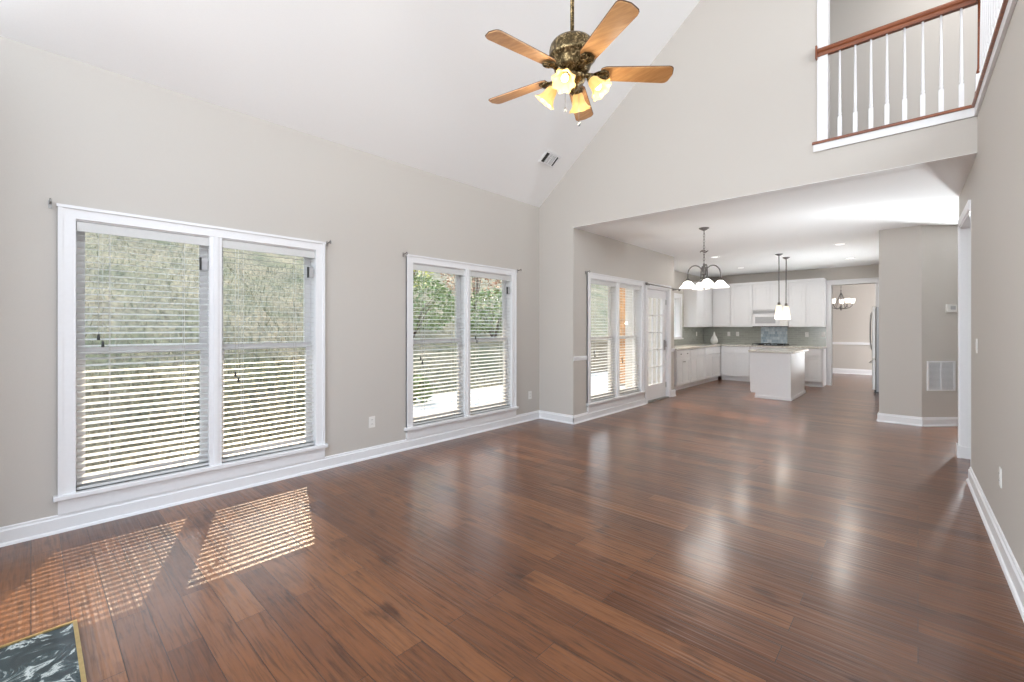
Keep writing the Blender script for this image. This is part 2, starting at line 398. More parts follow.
WZ0, WZ1 = 0.245, 2.085
def whole(y0, w): return (y0 + 0.075, y0 + w - 0.075, WZ0, WZ1)
W1, W2, W3 = (0.12, 1.78), (2.818, 1.815), (5.51, 1.80)
mb = wall_x(MB(), XL - .16, XL, -0.5, YG + .12, 0, 3.16, [whole(*W1), whole(*W2)])
structure(mb.build('wall_left', M['wall']), 'greige left wall holding the two tall twin windows')
DOOR = (7.44, 8.40, 0.02, 2.09)
mb = wall_x(MB(), XK - .16, XK, YG + .12, 8.66, 0, HK, [whole(*W3), DOOR])
mb.box(XB - .16, XK - .16, 8.54, 8.66, 0, HK)
structure(mb.build('wall_breakfast', M['wall']), 'greige breakfast room wall with window and patio door')
SINKW = (9.75, 11.08, 1.10, 2.12)
mb = wall_x(MB(), XB - .16, XB, 8.66, YB + .13, 0, HK, [SINKW])
structure(mb.build('wall_kitchen_left', M['wall']))
mb = MB(); OPX0, OPX1, OPZ = -1.50, -0.70, 2.36
mb.box(XB, OPX0, YB, YB + .13, 0, HK).box(OPX0, OPX1, YB, YB + .13, OPZ, HK).box(OPX1, 0.6, YB, YB + .13, 0, HK)
structure(mb.build('wall_kitchen_back', M['wall']), 'kitchen back wall with a cased opening to the dining room')
mb = MB().box(-5, 2.5, 16.32, 16.45, 0, HK).box(-5.1, -5, 12.9, 16.45, 0, HK).box(2.5, 2.6, 12.9, 16.45, 0, HK)
structure(mb.build('wall_dining', M['wall']), 'greige dining room wall beyond the cased opening')
# gable end wall with the wide kitchen opening and the loft opening
LX0 = -0.66
g = [(XL - .16, 0), (XK, 0), (XK, HK + .004), (0.455, HK + .004), (0.455, 3.06), (LX0, 3.06), (LX0, ZR), (XRG, ZR), (XL, 3.16), (XL - .16, 3.16)]
structure(MB().prism([(x, YG, z) for x, z in g], (0, 0.12, 0), 0).build('wall_gable', M['wall']), 'tall greige gable wall above the wide kitchen opening')
# right wall, its end post and the header of the hall opening
mb = MB()
DN, DF, WE = 5.62, 6.56, 6.78
def rprism(mb, y0, y1, z0, z1, t=0.11, dx=0.0):
    mb.prism([(xr(y0) + dx, y0, z0), (xr(y1) + dx, y1, z0), (xr(y1) + dx + t, y1, z0), (xr(y0) + dx + t, y0, z0)], (0, 0, z1 - z0), 0); return mb
rprism(mb, -0.6, YG, 0, 3.06); rprism(mb, YG, DN, 0, HK); rprism(mb, DN, DF, 2.40, HK); rprism(mb, DF, WE, 0, HK)
structure(mb.build('wall_right', M['wall']), 'greige right wall below the loft railing')
structure(MB().box(XL - .16, -3.55, -.55, -.43, 0, 3.1).build('wall_rear', M['wall']), 'greige fireplace wall return behind the camera')
# pier with a splayed face, and the hall beyond
pier = [(-.417, 8.32), (.037, 8.30), (.70, 8.963), (.70, 12.77), (.06, 12.77), (.06, 11.85), (-.417, 11.85)]
structure(MB().prism([(x, y, 0) for x, y in pier], (0, 0, HK), 0).build('wall_pier', M['wall']), 'greige pier with a splayed face holding the air grille')
mb = MB().box(1.7, 1.82, 3.6, 9.3, 0, HK).box(.70, 1.82, 9.2, 9.32, 0, HK).box(.46, 1.82, 3.5, 3.62, 0, HK)
structure(mb.build('wall_hall', M['wall']))

# ceilings
mb = MB().prism([(XL - .16, -.5, 3.16 - .16 * SL), (XRG, -.5, ZR), (XRG, -.5, ZR + .1), (XL - .16, -.5, 3.16 - .16 * SL + .12)], (0, 5.79, 0), 0)
mb.box(XRG, 3.1, -.5, 6.75, ZR, ZR + .1).box(-3.2, XRG, YG + .12, 6.75, ZR, ZR + .1)
structure(mb.build('ceiling', M['ceiling']), 'white vaulted ceiling')
mb = MB().box(XB - .16, 1.82, YG + .12, 12.9, HK, HK + .1).box(XK - .02, xr(YG) - .0, YG + .0004, YG + .13, HK, HK + .004).box(.46, 1.82, 3.5, YG + .12, HK, HK + .1).box(-5.1, 2.6, 12.9, 16.45, HK, HK + .1)
structure(mb.build('ceiling_kitchen', M['ceiling']), 'flat white ceiling of the kitchen side')

structure(MB().box(XL - 2.22, XL - .16, -.8, YG - .1, 2.72, 2.86).build('sun_block_eave', M['trim']), 'unseen white eave added to block sun from the upper sashes')  # out of view, added and sized to keep sun off the upper sashes
# loft shell
mb = MB().box(-3.2, 3.0, YG + .12, 6.6, 2.95, 3.13).box(.456, 3.0, -.5, YG + .12, 2.95, 3.13)
structure(mb.build('floor_loft', M['floor']))
mb = MB().box(-3.2, 3.0, 6.6, 6.72, 3.13, ZR).box(-3.3, -3.2, YG + .12, 6.72, 3.13, ZR).box(2.95, 3.05, -.5, 6.72, 3.13, ZR)
structure(mb.build('wall_loft', M['wall']), 'greige loft wall behind the balusters')

# ------------------------------------------------------------------ baseboards and trim
def base_profile(mb, p0, p1, n, h=0.115, t=0.018, z=0.0):
    """skirting from p0 to p1, thickness towards n; small stepped cap"""
    p0, p1 = Vector((p0[0], p0[1], z)), Vector((p1[0], p1[1], z)); n = Vector((n[0], n[1], 0)).normalized(); d = p1 - p0
    prof = [(0, 0), (t, 0), (t, h * .78), (t * .55, h * .86), (t * .55, h * .95), (t * .25, h), (0, h)]
    mb.prism([tuple(p0 + n * a + Vector((0, 0, b))) for a, b in prof], d, 0)
    mb.prism([tuple(p0 + n * a + Vector((0, 0, b))) for a, b in [(t, 0), (t + .014, 0), (t + .009, .014), (t, .02)]], d, 0)
    return mb
structure(base_profile(MB(), (XL, -.5), (XL, YG - .0), (1, 0)).build('baseboard_left', M['trim']))
structure(base_profile(MB(), (XL, YG), (XK + .018, YG), (0, -1)).build('baseboard_gable', M['trim']))
mb = base_profile(MB(), (XK, YG - .018), (XK, 7.36), (1, 0)); base_profile(mb, (XK, 8.50), (XK, 8.68), (1, 0), .13, .022)
structure(mb.build('baseboard_breakfast', M['trim']))
structure(base_profile(MB(), (xr(-.6), -.6), (xr(DN), DN), (-1, 0), .125).build('baseboard_right', M['trim']))
mb = base_profile(MB(), (-.435, 8.315), (.04, 8.30), (0, -1), .12); base_profile(mb, (.037, 8.30), (.69, 8.953), (1, -1), .12)
base_profile(mb, (-.417, 8.31), (-.417, 11.85), (-1, 0), .12)
structure(mb.build('baseboard_pier', M['trim']))
mb = base_profile(MB(), (-5, 16.32), (2.5, 16.32), (0, -1), .15)
structure(mb.build('baseboard_dining', M['trim']))
structure(base_profile(MB(), (-1.585, YB), (-1.50, YB), (0, -1), .13).build('baseboard_kitchen', M['trim']))
# chair rails
def rail_y(mb, x, y0, y1, z0, z1, t=.022): return mb.box(x, x + t * .6, y0, y1, z0, z1).box(x, x + t, y0, y1, z0 + (z1 - z0) * .35, z1 - (z1 - z0) * .15)
mb = rail_y(MB(), XK, YG - .0, 5.50, .885, .945); rail_y(mb, XK, 8.50, 8.66, .885, .945)
structure(mb.build('trim_1', M['trim']), 'white chair rail beside the breakfast window')
structure(MB().box(-5, 2.5, 16.295, 16.32, .86, .93).box(-5, 2.5, 16.285, 16.32, .90, .92).build('trim_2', M['trim']), 'white chair rail in the dining room')
# cased opening to the dining room
mb = MB().box(-1.60, OPX0, YB - .02, YB + .15, 0, OPZ).box(OPX1, OPX1 + .09, YB - .02, YB + .15, 0, OPZ).box(-1.60, OPX1 + .09, YB - .025, YB + .155, OPZ, OPZ + .10)
mb.box(-1.615, OPX1 + .105, YB - .04, YB, OPZ + .09, OPZ + .115)
structure(mb.build('trim_3', M['trim'], bevel=.004), 'white casing of the dining room opening')
# cased opening in the right wall: jamb liner, head and casing on the room side
mb = MB()
rprism(mb, DF - .018, DF, 0, 2.38, .13, -.01); rprism(mb, DN, DF, 2.38, 2.40, .13, -.01); rprism(mb, DN, DN + .018, 0, 2.38, .112, -.002)
rprism(mb, DF, DF + .085, 0, 2.40, .018, -.018); rprism(mb, DN - .0, DF + .085, 2.40, 2.485, .018, -.018)
rprism(mb, DF - .04, DF + .10, 0, .13, .03, -.03); rprism(mb, DF - .03, DF - .01, 0, .12, .13, -.01)
structure(mb.build('trim_4', M['trim']), 'white casing of the hall opening in the right wall')

# ------------------------------------------------------------------ windows and blinds
def window(n, xw, y0, w, label):
    root = sempty(n, (xw, y0 + w / 2, 0.10), label)
    zt, y1 = 2.17, y0 + w; c = 0.085; ym = (y0 + y1) / 2; mw = 0.085
    mb = MB()
    for a, b in ((y0, y0 + c), (y1 - c, y1)):
        mb.box(xw, xw + .018, a, b, .21, 2.085).box(xw, xw + .026, a if a == y0 else b - .022, a + .022 if a == y0 else b, .21, zt)
    mb.box(xw, xw + .018, y0, y1, zt - .085, zt).box(xw, xw + .028, y0 - .006, y1 + .006, zt - .02, zt)
    mb.box(xw - .02, xw + .014, ym - mw / 2, ym + mw / 2, .24, 2.085).box(xw + .014, xw + .024, ym - .014, ym + .014, .24, 2.085)
    mb.build('window_casing', M['trim'], root)
    MB().box(xw - .16, xw + .05, y0 - .022, y1 + .022, .212, .245).build('window_sill', M['trim'], root, bevel=.006)
    MB().box(xw, xw + .018, y0, y1, .115, .212).box(xw, xw + .028, y0, y1, .19, .212).build('window_apron', M['trim'], root)
    mb = MB()   # jamb liner
    mb.box(xw - .16, xw, y0 + .06, y0 + .085, .24, 2.10).box(xw - .16, xw, y1 - .085, y1 - .06, .24, 2.10).box(xw - .16, xw, y0 + .06, y1 - .06, 2.075, 2.10)
    mb.box(xw - .16, xw - .02, ym - .03, ym + .03, .24, 2.085)
    mb.build('jamb', M['trim'], root)
    zm = 1.185
    for a, b in ((y0 + .085, ym - .03), (ym + .03, y1 - .085)):
        for nm, xa, za, zb in (('upper_sash', xw - .135, zm - .02, 2.08), ('lower_sash', xw - .105, .245, zm + .03)):
            s = .052
            sb = MB().box(xa, xa + .03, a, a + s, za, zb).box(xa, xa + .03, b - s, b, za, zb)
            sb.box(xa, xa + .03, a + s, b - s, zb - .045, zb).box(xa, xa + .03, a + s, b - s, za, za + (.045 if nm == 'upper_sash' else .075))
            sash = sb.build(nm, M['trim'], root)
            MB().box(xa + .012, xa + .018, a + s, b - s, za + .045, zb - .045).build('glass', M['pane'], sash)
        # meeting rail pull and catch
        MB().box(xw - .075, xw - .06, (a + b) / 2 - .03, (a + b) / 2 + .03, zm + .03, zm + .045).build('sash_lock', M['plastic'], root)
    return root
def sensor(root, xw, y, z):
    o = MB().box(xw - .008, xw + .010, y - .018, y + .02, z - .05, z + .05).build('alarm_sensor', M['grey_plastic'], root, 'small grey sensor on the window stile', bevel=.003)
    MB().box(xw - .008, xw + .008, y - .032, y - .0185, z - .05, z + .05).build('magnet', M['dark'], o)
window1 = window('window_1', XL, W1[0], W1[1], 'tall twin window nearest the camera on the left wall')
window2 = window('window_2', XL, W2[0], W2[1], 'tall twin window further along the left wall')
window3 = window('window_3', XK, W3[0], W3[1], 'tall twin window of the breakfast area')
sensor(window1, XL, .935, 1.86); sensor(window1, XL, 1.775, 1.87); sensor(window2, XL, 4.49, 1.87)

def blind(xw, y0, y1, label, tassel_z, group, tilt=6.0, zb=0.249, tassel=True):
    """2 inch horizontal blind hung inside the frame"""
    r = thing('window_blind', label, 'blind', (xw - .03, (y0 + y1) / 2, zb), group)
    xc = xw - .033; ztop = 2.072
    MB().box(xc - .02, xc + .026, y0, y1, ztop - .05, ztop).box(xc + .026, xc + .034, y0, y1, ztop - .066, ztop).build('headrail', M['slat'], r, bevel=.003)
    sl = MB(); z = ztop - .088; t = math.radians(tilt)
    while z > zb + .03:
        # slightly crowned slat of three strips
        pts = [(-.025, 0), (-.009, .0008), (.009, .0008), (.025, 0)]
        up = [(xc + a * math.cos(t) + b * math.sin(t), z - a * math.sin(t) + b * math.cos(t)) for a, b in pts]
        vs_ = [(x, y, zz) for y in (y0 + .004, y1 - .004) for x, zz in up] + [(x, y, zz - .0013) for y in (y0 + .004, y1 - .004) for x, zz in up]
        fs = []
        for k in range(3): fs += [(k, k + 1, k + 5, k + 4), (8 + k, 12 + k, 13 + k, 9 + k)]
        fs += [(0, 4, 12, 8), (3, 11, 15, 7), (0, 8, 9, 1), (1, 9, 10, 2), (2, 10, 11, 3), (4, 5, 13, 12), (5, 6, 14, 13), (6, 7, 15, 14)]
        sl._add(vs_, fs); z -= .0445
    sl.build('slats', M['slat'], r)
    MB().box(xc - .025, xc + .025, y0 + .003, y1 - .003, zb, zb + .018).build('bottom_rail', M['slat'], r, bevel=.003)
    for y in (y0 + .17, y1 - .17):
        MB().box(xc + .0262, xc + .0275, y - .0015, y + .0015, zb + .018, ztop - .06).box(xc - .0275, xc - .0262, y - .0015, y + .0015, zb + .018, ztop - .06).build('ladder_cord', M['cord'], r)
    if tassel:
        for dy, dz in ((0, 0), (.022, -.05)):
            MB().tube([(xc + .036, y0 + .11 + dy, ztop - .06), (xc + .036, y0 + .11 + dy, tassel_z + dz)], .0012, 5).build('pull_cord', M['cord'], r)
            MB().lathe([(.003, .03), (.006, .025), (.009, -.006), (.008, -.012)], (xc + .036, y0 + .11 + dy, tassel_z + dz - .022), 10).build('tassel', M['dark'], r, 'small black cord tassel')
    return r
BG = 'white slatted blinds in the twin windows'
def pair(xw, W_, la, lb, ta, tb, tilt):
    y0, w = W_; ym = y0 + w / 2
    blind(xw, y0 + .088, ym - .033, la, ta, BG, tilt[0]); blind(xw, ym + .033, y0 + w - .088, lb, tb, BG, tilt[1])
pair(XL, W1, 'white slatted blind in the left half of the nearest window', 'white slatted blind in the right half of the nearest window', 1.30, 0.98, (11, 4))
pair(XL, W2, 'white slatted blind in the left half of the second window', 'white slatted blind in the right half of the second window', 1.02, 1.24, (7, 7))
pair(XK, W3, 'white slatted blind in the left half of the breakfast window', 'white slatted blind in the right half of the breakfast window', 1.00, 0.86, (3, 3))

# patio door
d = sempty('door_1', (XK, 7.92, 0), 'white glazed patio door beside the breakfast window')
dy0, dy1, dz = 7.47, 8.37, 2.06
mb = MB()
mb.box(XK, XK + .02, 7.365, 7.45, 0, 2.09).box(XK, XK + .02, 8.39, 8.475, 0, 2.09).box(XK, XK + .024, 7.365, 8.475, 2.09, 2.17)
mb.box(XK - .16, XK, 7.44, 7.465, .02, 2.09).box(XK - .16, XK, 8.375, 8.40, .02, 2.09).box(XK - .16, XK, 7.44, 8.40, 2.065, 2.09)
mb.build('door_casing', M['trim'], d)
MB().box(XK - .16, XK + .012, 7.40, 8.44, .0, .022).build('threshold', M['nickel'], d)
mb = MB(); xa, xb = XK - .085, XK - .045
mb.box(xa, xb, dy0, dy0 + .15, .025, dz).box(xa, xb, dy1 - .15, dy1, .025, dz).box(xa, xb, dy0 + .15, dy1 - .15, dz - .15, dz).box(xa, xb, dy0 + .15, dy1 - .15, .025, .30)
slab = mb.build('door_slab', M['trim'], d, bevel=.003)
MB().box(xa + .015, xa + .02, dy0 + .15, dy1 - .15, .30, dz - .15).build('glass', M['pane'], slab)
mb = MB()
for k in range(1, 3): y = dy0 + .15 + k * .2; mb.box(xa + .008, xa + .032, y - .009, y + .009, .30, dz - .15)
for k in range(1, 5): z = .30 + k * (dz - .45) / 5; mb.box(xa + .008, xa + .032, dy0 + .15, dy1 - .15, z - .009, z + .009)
mb.build('muntins', M['trim'], slab)
mb = MB().box(xb, xb + .008, dy1 - .10, dy1 - .04, .92, 1.12).tube([(xb, dy1 - .07, 1.0), (xb + .05, dy1 - .07, 1.0), (xb + .055, dy1 - .19, 1.0)], .009)
mb.build('door_handle', M['nickel'], slab)
mb = MB()
for z in (.25, 1.05, 1.85): mb.box(xb - .002, xb + .010, dy1 - .012, dy1 + .012, z - .05, z + .05)
mb.build('hinge', M['nickel'], slab)

# curtain hardware
def rod():
    r = thing('curtain_rod', 'dark metal curtain rod above the patio door', 'curtain rod', (XK, 8.05, 2.10))
    MB().tube([(XK + .07, 7.34, 2.128), (XK + .07, 8.72, 2.112)], .010).build('rod', M['pewter'], r)
    for y, z in ((7.31, 2.128), (8.75, 2.112)): MB().ball((XK + .07, y, z), .026).build('finial', M['pewter'], r)
    for y, z in ((7.42, 2.127), (8.60, 2.113)):
        MB().box(XK + .001, XK + .008, y - .012, y + .012, z - .03, z + .03).tube([(XK + .006, y, z - .01), (XK + .075, y, z - .014)], .006).build('bracket', M['pewter'], r)
rod()
def hook(x, y, z, label):
    mb = MB().box(x + .0005, x + .006, y - .008, y + .008, z - .03, z + .02)
    mb.tube([(x + .004, y, z), (x + .05, y, z + .004), (x + .072, y, z + .018), (x + .082, y, z + .004), (x + .070, y, z - .012)], .0055, 7)
    tag(mb.build('curtain_bracket', M['nickel']), label, 'curtain bracket', 'curtain brackets at the window corners')
hook(XL, .085, 2.165, 'metal curtain bracket at the upper left corner of the nearest window')
hook(XL, 1.93, 2.165, 'metal curtain bracket at the upper right corner of the nearest window')
hook(XL, 2.785, 2.165, 'metal curtain bracket at the upper left corner of the second window')
hook(XL, 4.67, 2.165, 'metal curtain bracket at the upper right corner of the second window')
hook(XK, 5.475, 2.165, 'metal curtain bracket at the upper left corner of the breakfast window')

# sink window
s = sempty('window_4', (XB, 10.4, 1.1), 'window over the kitchen sink')
ya, yb, za, zb = SINKW
mb = MB().box(XB, XB + .02, ya - .09, ya, za - .03, zb).box(XB, XB + .02, yb, yb + .09, za - .03, zb).box(XB, XB + .024, ya - .09, yb + .09, zb, zb + .09).box(XB, XB + .05, ya - .1, yb + .1, za - .03, za)
mb.box(XB - .16, XB, ya, ya + .03, za, zb).box(XB - .16, XB, yb - .03, yb, za, zb).box(XB - .16, XB, ya, yb, zb - .03, zb).box(XB - .16, XB, ya, yb, za, za + .03).box(XB - .11, XB - .07, (ya + yb) / 2 - .03, (ya + yb) / 2 + .03, za, zb)
mb.build('window_casing', M['trim'], s)
MB().box(XB - .095, XB - .09, ya + .03, yb - .03, za + .03, zb - .03).build('glass', M['pane'], s)

# ------------------------------------------------------------------ loft railing
NZ = 3.155
mb = MB().box(LX0 - .09, xr(YG) - .0, YG - .018, YG, 3.062, 3.13)
mb.prism([(xr(YG) - .018, YG - .018, 3.062), (xr(-.6) - .018, -.6, 3.062), (xr(-.6), -.6, 3.062), (xr(YG), YG, 3.062)], (0, 0, .068), 0)
structure(mb.build('trim_5', M['trim']), 'white fascia below the loft railing')
mb = MB().box(LX0 - .10, xr(YG) + .10, YG - .035, YG + .115, 3.13, NZ)
mb.prism([(xr(YG) - .035, YG - .035, 3.13), (xr(-.6) - .035, -.6, 3.13), (xr(-.6) + .11, -.6, 3.13), (xr(YG) + .11, YG - .035, 3.13)], (0, 0, NZ - 3.13), 0)
structure(mb.build('trim_6', M['oak_rail'], bevel=.006), 'stained oak nosing along the loft edge')
mb = MB().box(LX0 - .062, LX0 + .024, YG - .012, YG + .14, NZ, ZR)
structure(mb.build('trim_7', M['trim'], bevel=.004), 'white corner casing at the left end of the loft railing')

RX = xr(YG) + .014; RY = YG
rl = thing('stair_railing', 'loft railing with stained oak handrail and white balusters', 'railing', (0, YG, NZ))
HZ = 4.015
def handrail(mb, p0, p1):
    p0, p1 = Vector(p0), Vector(p1); t = (p1 - p0).normalized(); n = Vector((0, 0, 1)).cross(t)
    prof = [(-.022, -.042), (.022, -.042), (.024, -.012), (.034, 0), (.034, .02), (.022, .036), (-.022, .036), (-.034, .02), (-.034, 0), (-.024, -.012)]
    mb.prism([tuple(p0 + n * a + Vector((0, 0, b))) for a, b in prof], p1 - p0, 0); return mb
handrail(MB(), (LX0 - .058, RY, HZ), (RX + .01, RY, HZ)).build('handrail', M['oak_rail'], rl)
handrail(MB(), (RX, RY - .02, HZ), (xr(0) + .012, 0, HZ)).build('handrail', M['oak_rail'], rl)
MB().box(LX0 - .072, LX0 - .056, RY - .05, RY + .05, HZ - .065, HZ + .06).build('rosette', M['oak_rail'], rl, bevel=.004)
def baluster(x, y, m='trim'):
    mb = MB().box(x - .016, x + .016, y - .016, y + .016, NZ, NZ + .19)
    mb.lathe([(.015, .19), (.017, .197), (.010, .205), (.015, .218), (.012, .235), (.013, .27), (.011, .45), (.0085, .7), (.0075, HZ - .04 - NZ)], (x, y, NZ), 10)
    return mb.build('baluster', M[m], rl)
for x in (-.544, -.428, -.315, -.204, -.086, .03, .143, .262): baluster(x, RY)
y = YG - .13
while y > 1.0: baluster(xr(y) + .012, y); y -= .115
mb = MB().box(RX - .03, RX + .03, RY - .03, RY + .03, NZ, NZ + .10)
nw = mb.build('newel_base', M['oak_rail'], rl, bevel=.004)
MB().box(RX - .026, RX + .026, RY - .026, RY + .026, NZ + .10, NZ + .24).build('newel_block', M['trim'], rl, 'white block near the foot of the corner newel', bevel=.004)
MB().lathe([(.016, .24), (.022, .26), (.016, .29), (.014, .5), (.013, HZ - .04 - NZ)], (RX, RY, NZ), 12).build('newel_post', M['oak_rail'], rl)

# ------------------------------------------------------------------ ceiling fan
FC = Vector((-1.69, 2.43, 0)); BZ = 3.035
fan = thing('ceiling_fan', 'ceiling fan with oak blades, bronze body and amber glass lights', 'ceiling fan', (FC.x, FC.y, BZ))
ztop = zslope(FC.x)
MB().tube([(FC.x, FC.y, 3.25), (FC.x, FC.y, ztop - .05)], .013, 12).build('downrod', M['bronze'], fan)
MB().lathe([(.02, -.16), (.05, -.13), (.075, -.06), (.08, .03)], (FC.x, FC.y, ztop), 24).build('canopy', M['bronze'], fan)
MB().lathe([(.016, .240), (.040, .230), (.060, .218), (.105, .212), (.132, .200), (.146, .180), (.152, .155), (.152, .12), (.157, .112), (.157, .098), (.146, .088), (.128, .06), (.118, .03), (.108, .012), (.09, .0), (.05, -.02)],
           (FC.x, FC.y, BZ), 36).build('motor_housing', M['bronze'], fan)
# light kit hub below the blades
MB().lathe([(.06, -.01), (.085, -.02), (.09, -.04), (.075, -.065), (.045, -.08), (.04, -.10), (.022, -.12), (.010, -.13)], (FC.x, FC.y, BZ), 28).build('light_hub', M['bronze'], fan)
PH = 4.537
for k in range(5):
    a = PH - k * math.radians(72); t = Vector((math.cos(a), math.sin(a), 0)); n = Vector((-math.sin(a), math.cos(a), 0)); up = Vector((0, 0, 1))
    pit = math.radians(-12); nn = n * math.cos(pit) + up * math.sin(pit); uu = up * math.cos(pit) - n * math.sin(pit)
    def bl(r0, r1, w0, w1, th, dz, rnd=.035):
        out = [(r0, -w0 * .75), (r0 + .03, -w0)] + [(r1 - rnd, -w1)] + [(r1 - rnd + rnd * math.sin(q), -w1 + rnd * (1 - math.cos(q))) for q in (.5, 1.0, PI / 2)]
        out += [(r1 + .008, 0)]
        out += [(x, -y_) for x, y_ in out[::-1] if (x, y_) != (r1 + .008, 0)]
        return MB().prism([tuple(Vector((FC.x, FC.y, BZ + dz)) + t * r + nn * w) for r, w in out], uu * th, 0)
    b = bl(.185, .66, .056, .070, .006, .0).build('blade', M['blade'], fan)
    bl(.187, .664, .058, .0725, .003, .0062).build('blade_top', M['blade_edge'], b, 'dark upper face of the blade')
    # ornate iron: ring-shaped leaf with scrolls
    o = Vector((FC.x, FC.y, BZ - .006))
    mb = MB()
    mb.prism([tuple(o + t * r + nn * w) for r, w in [(.085, -.022), (.14, -.018), (.165, -.034), (.20, -.046), (.235, -.036), (.252, 0), (.235, .036), (.20, .046), (.165, .034), (.14, .018), (.085, .022)]], uu * -.005, 0)
    for sgn in (-1, 1):
        mb.tube([tuple(o - uu * .008 + t * (.205 + .028 * math.cos(q)) + nn * (sgn * .022 + .018 * math.sin(q))) for q in [i * PI / 6 for i in range(13)]], .005, 6)
    mb.tube([tuple(o + t * .10 + up * -.0), tuple(o + t * .13 - uu * .012), tuple(o + t * .17 - uu * .010), tuple(o + t * .23 - uu * .007)], .008, 8)
    mb.build('blade_iron', M['bronze'], fan)
def shade_prof():
    return [(.020, 0), (.030, .008), (.038, .025), (.040, .045), (.046, .070), (.058, .095), (.074, .110)]
for i, az in enumerate((20, 109, 199, 289)):
    a = math.radians(az); t = Vector((math.cos(a), math.sin(a), 0)); up = Vector((0, 0, 1))
    h = Vector((FC.x, FC.y, BZ - .035))
    p = [h + t * .07, h + t * .095 + up * .010, h + t * .115 + up * .0, h + t * .125 - up * .025]
    arm = MB().tube([tuple(q) for q in p], [.010, .009, .009, .012], 8)
    ax = (t * .62 - up * .78).normalized(); c = p[-1] - ax * .012
    arm.lathe([(.010, -.012), (.024, -.004), (.026, .018), (.020, .024)], c, 16, ax)
    arm.build('light_arm', M['bronze'], fan)
    sb = MB(); sb.open = True
    sb.lathe(shade_prof(), c + ax * .015, 40, ax, True, 8, .10)
    sb.lathe([(r - .003, z_) for r, z_ in shade_prof()], c + ax * .015, 40, ax, True, 8, .10)
    gs = sb.build('glass_shade', M['amber_glass'], fan, 'amber glass tulip shade with scalloped rim', recalc=False)
    MB().lathe([(.008, .02), (.012, .035), (.022, .06), (.024, .075), (.016, .092), (.002, .098)], c + ax * .01, 14, ax).build('bulb', M['bulb_warm'], gs)
    l = bpy.data.lights.new('fan_bulb', 'POINT'); l.energy = 2.2; l.color = (1.0, 0.88, 0.68); l.shadow_soft_size = .03
    lo = bpy.data.objects.new('bulb_light', l); COL.objects.link(lo); lo.parent = fan; lo.location = (c + ax * .20) - Vector(WL[fan.name])
for dx, dy, ln in ((-.035, -.03, .13), (.03, .035, .22)):
    mb = MB().tube([(FC.x + dx, FC.y + dy, BZ - .10), (FC.x + dx, FC.y + dy, BZ - .10 - ln)], .0016, 5)
    pc = mb.build('pull_chain', M['nickel'], fan)
    MB().lathe([(.002, .022), (.008, .012), (.010, 0), (.006, -.012), (.001, -.015)], (FC.x + dx, FC.y + dy, BZ - .11 - ln), 10).build('chain_knob', M['nickel'], pc)

# ceiling register on the slope
c = Vector((-3.635, 4.70, zslope(-3.635))); su = Vector((1, 0, SL)).normalized(); sv = Vector((0, 1, 0)); sn = sv.cross(su).normalized()
if sn.z > 0: sn = -sn
vt = thing('ceiling_vent', 'white louvred air register on the sloped ceiling', 'vent', tuple(c))
MB().obox(c + sn * .004, su, sv, sn, .075, .135, .003).build('backing', M['shadow'], vt)
mb = MB()
for a0, a1, b0, b1 in ((-.095, -.07, -.155, .155), (.07, .095, -.155, .155), (-.07, .07, -.155, -.128), (-.07, .07, .128, .155)):
    mb.obox(c + sn * .008 + su * (a0 + a1) / 2 + sv * (b0 + b1) / 2, su, sv, sn, (a1 - a0) / 2, (b1 - b0) / 2, .006)
mb.build('frame', M['trim'], vt)
mb = MB()
for sv0 in (-.032, .048):
    for k in range(9):
        q = math.radians(-35)
        mb.obox(c + sn * .009 + sv * sv0 + su * (-.062 + k * .0155), su * math.cos(q) + sn * math.sin(q), sv, sn * math.cos(q) - su * math.sin(q), .0065, .036, .0008)
    mb.obox(c + sn * .010 + sv * (sv0 + .040), su, sv, sn, .07, .004, .004)
mb.build('louvres', M['trim'], vt)

# ------------------------------------------------------------------ wall plates, thermostat, grille
def plate(name, c, n, u, label, cat, kind, group):
    c, n, u = Vector(c), Vector(n).normalized(), Vector(u).normalized(); z = Vector((0, 0, 1))
    r = thing(name, label, cat, tuple(c - z * .058), group)
    MB().obox(c + n * .003, u, n, z, .036, .003, .058).build('plate', M['plastic'], r, bevel=.002)
    if kind == 'outlet':
        for dz_ in (-.022, .022):
            MB().obox(c + n * .007 + z * dz_, u, n, z, .017, .0015, .014).build('socket', M['plastic'], r, bevel=.002)
            MB().obox(c + n * .0087 + z * (dz_ + .002) + u * .006, u, n, z, .0014, .0004, .005).obox(c + n * .0087 + z * (dz_ + .002) - u * .006, u, n, z, .0014, .0004, .005).build('slots', M['dark'], r)
    else:
        MB().obox(c + n * .007, u, n, z, .016, .002, .033).build('rocker', M['plastic'], r, bevel=.002)
OG = 'white wall plates'
plate('wall_outlet', (XL, 2.403, .371), (1, 0, 0), (0, 1, 0), 'white outlet low on the left wall between the two twin windows', 'outlet', 'outlet', OG)
plate('wall_outlet', (XL, 4.948, .368), (1, 0, 0), (0, 1, 0), 'white outlet low on the left wall beside the far corner', 'outlet', 'outlet', OG)
plate('wall_outlet', (xr(4.0), 4.0, .44), (-1, 0, 0), (0, 1, 0), 'white outlet low on the right wall', 'outlet', 'outlet', OG)
plate('light_switch', (xr(5.18), 5.18, 1.205), (-1, 0, 0), (0, 1, 0), 'white light switch on the right wall near the hall opening', 'switch', 'switch', OG)
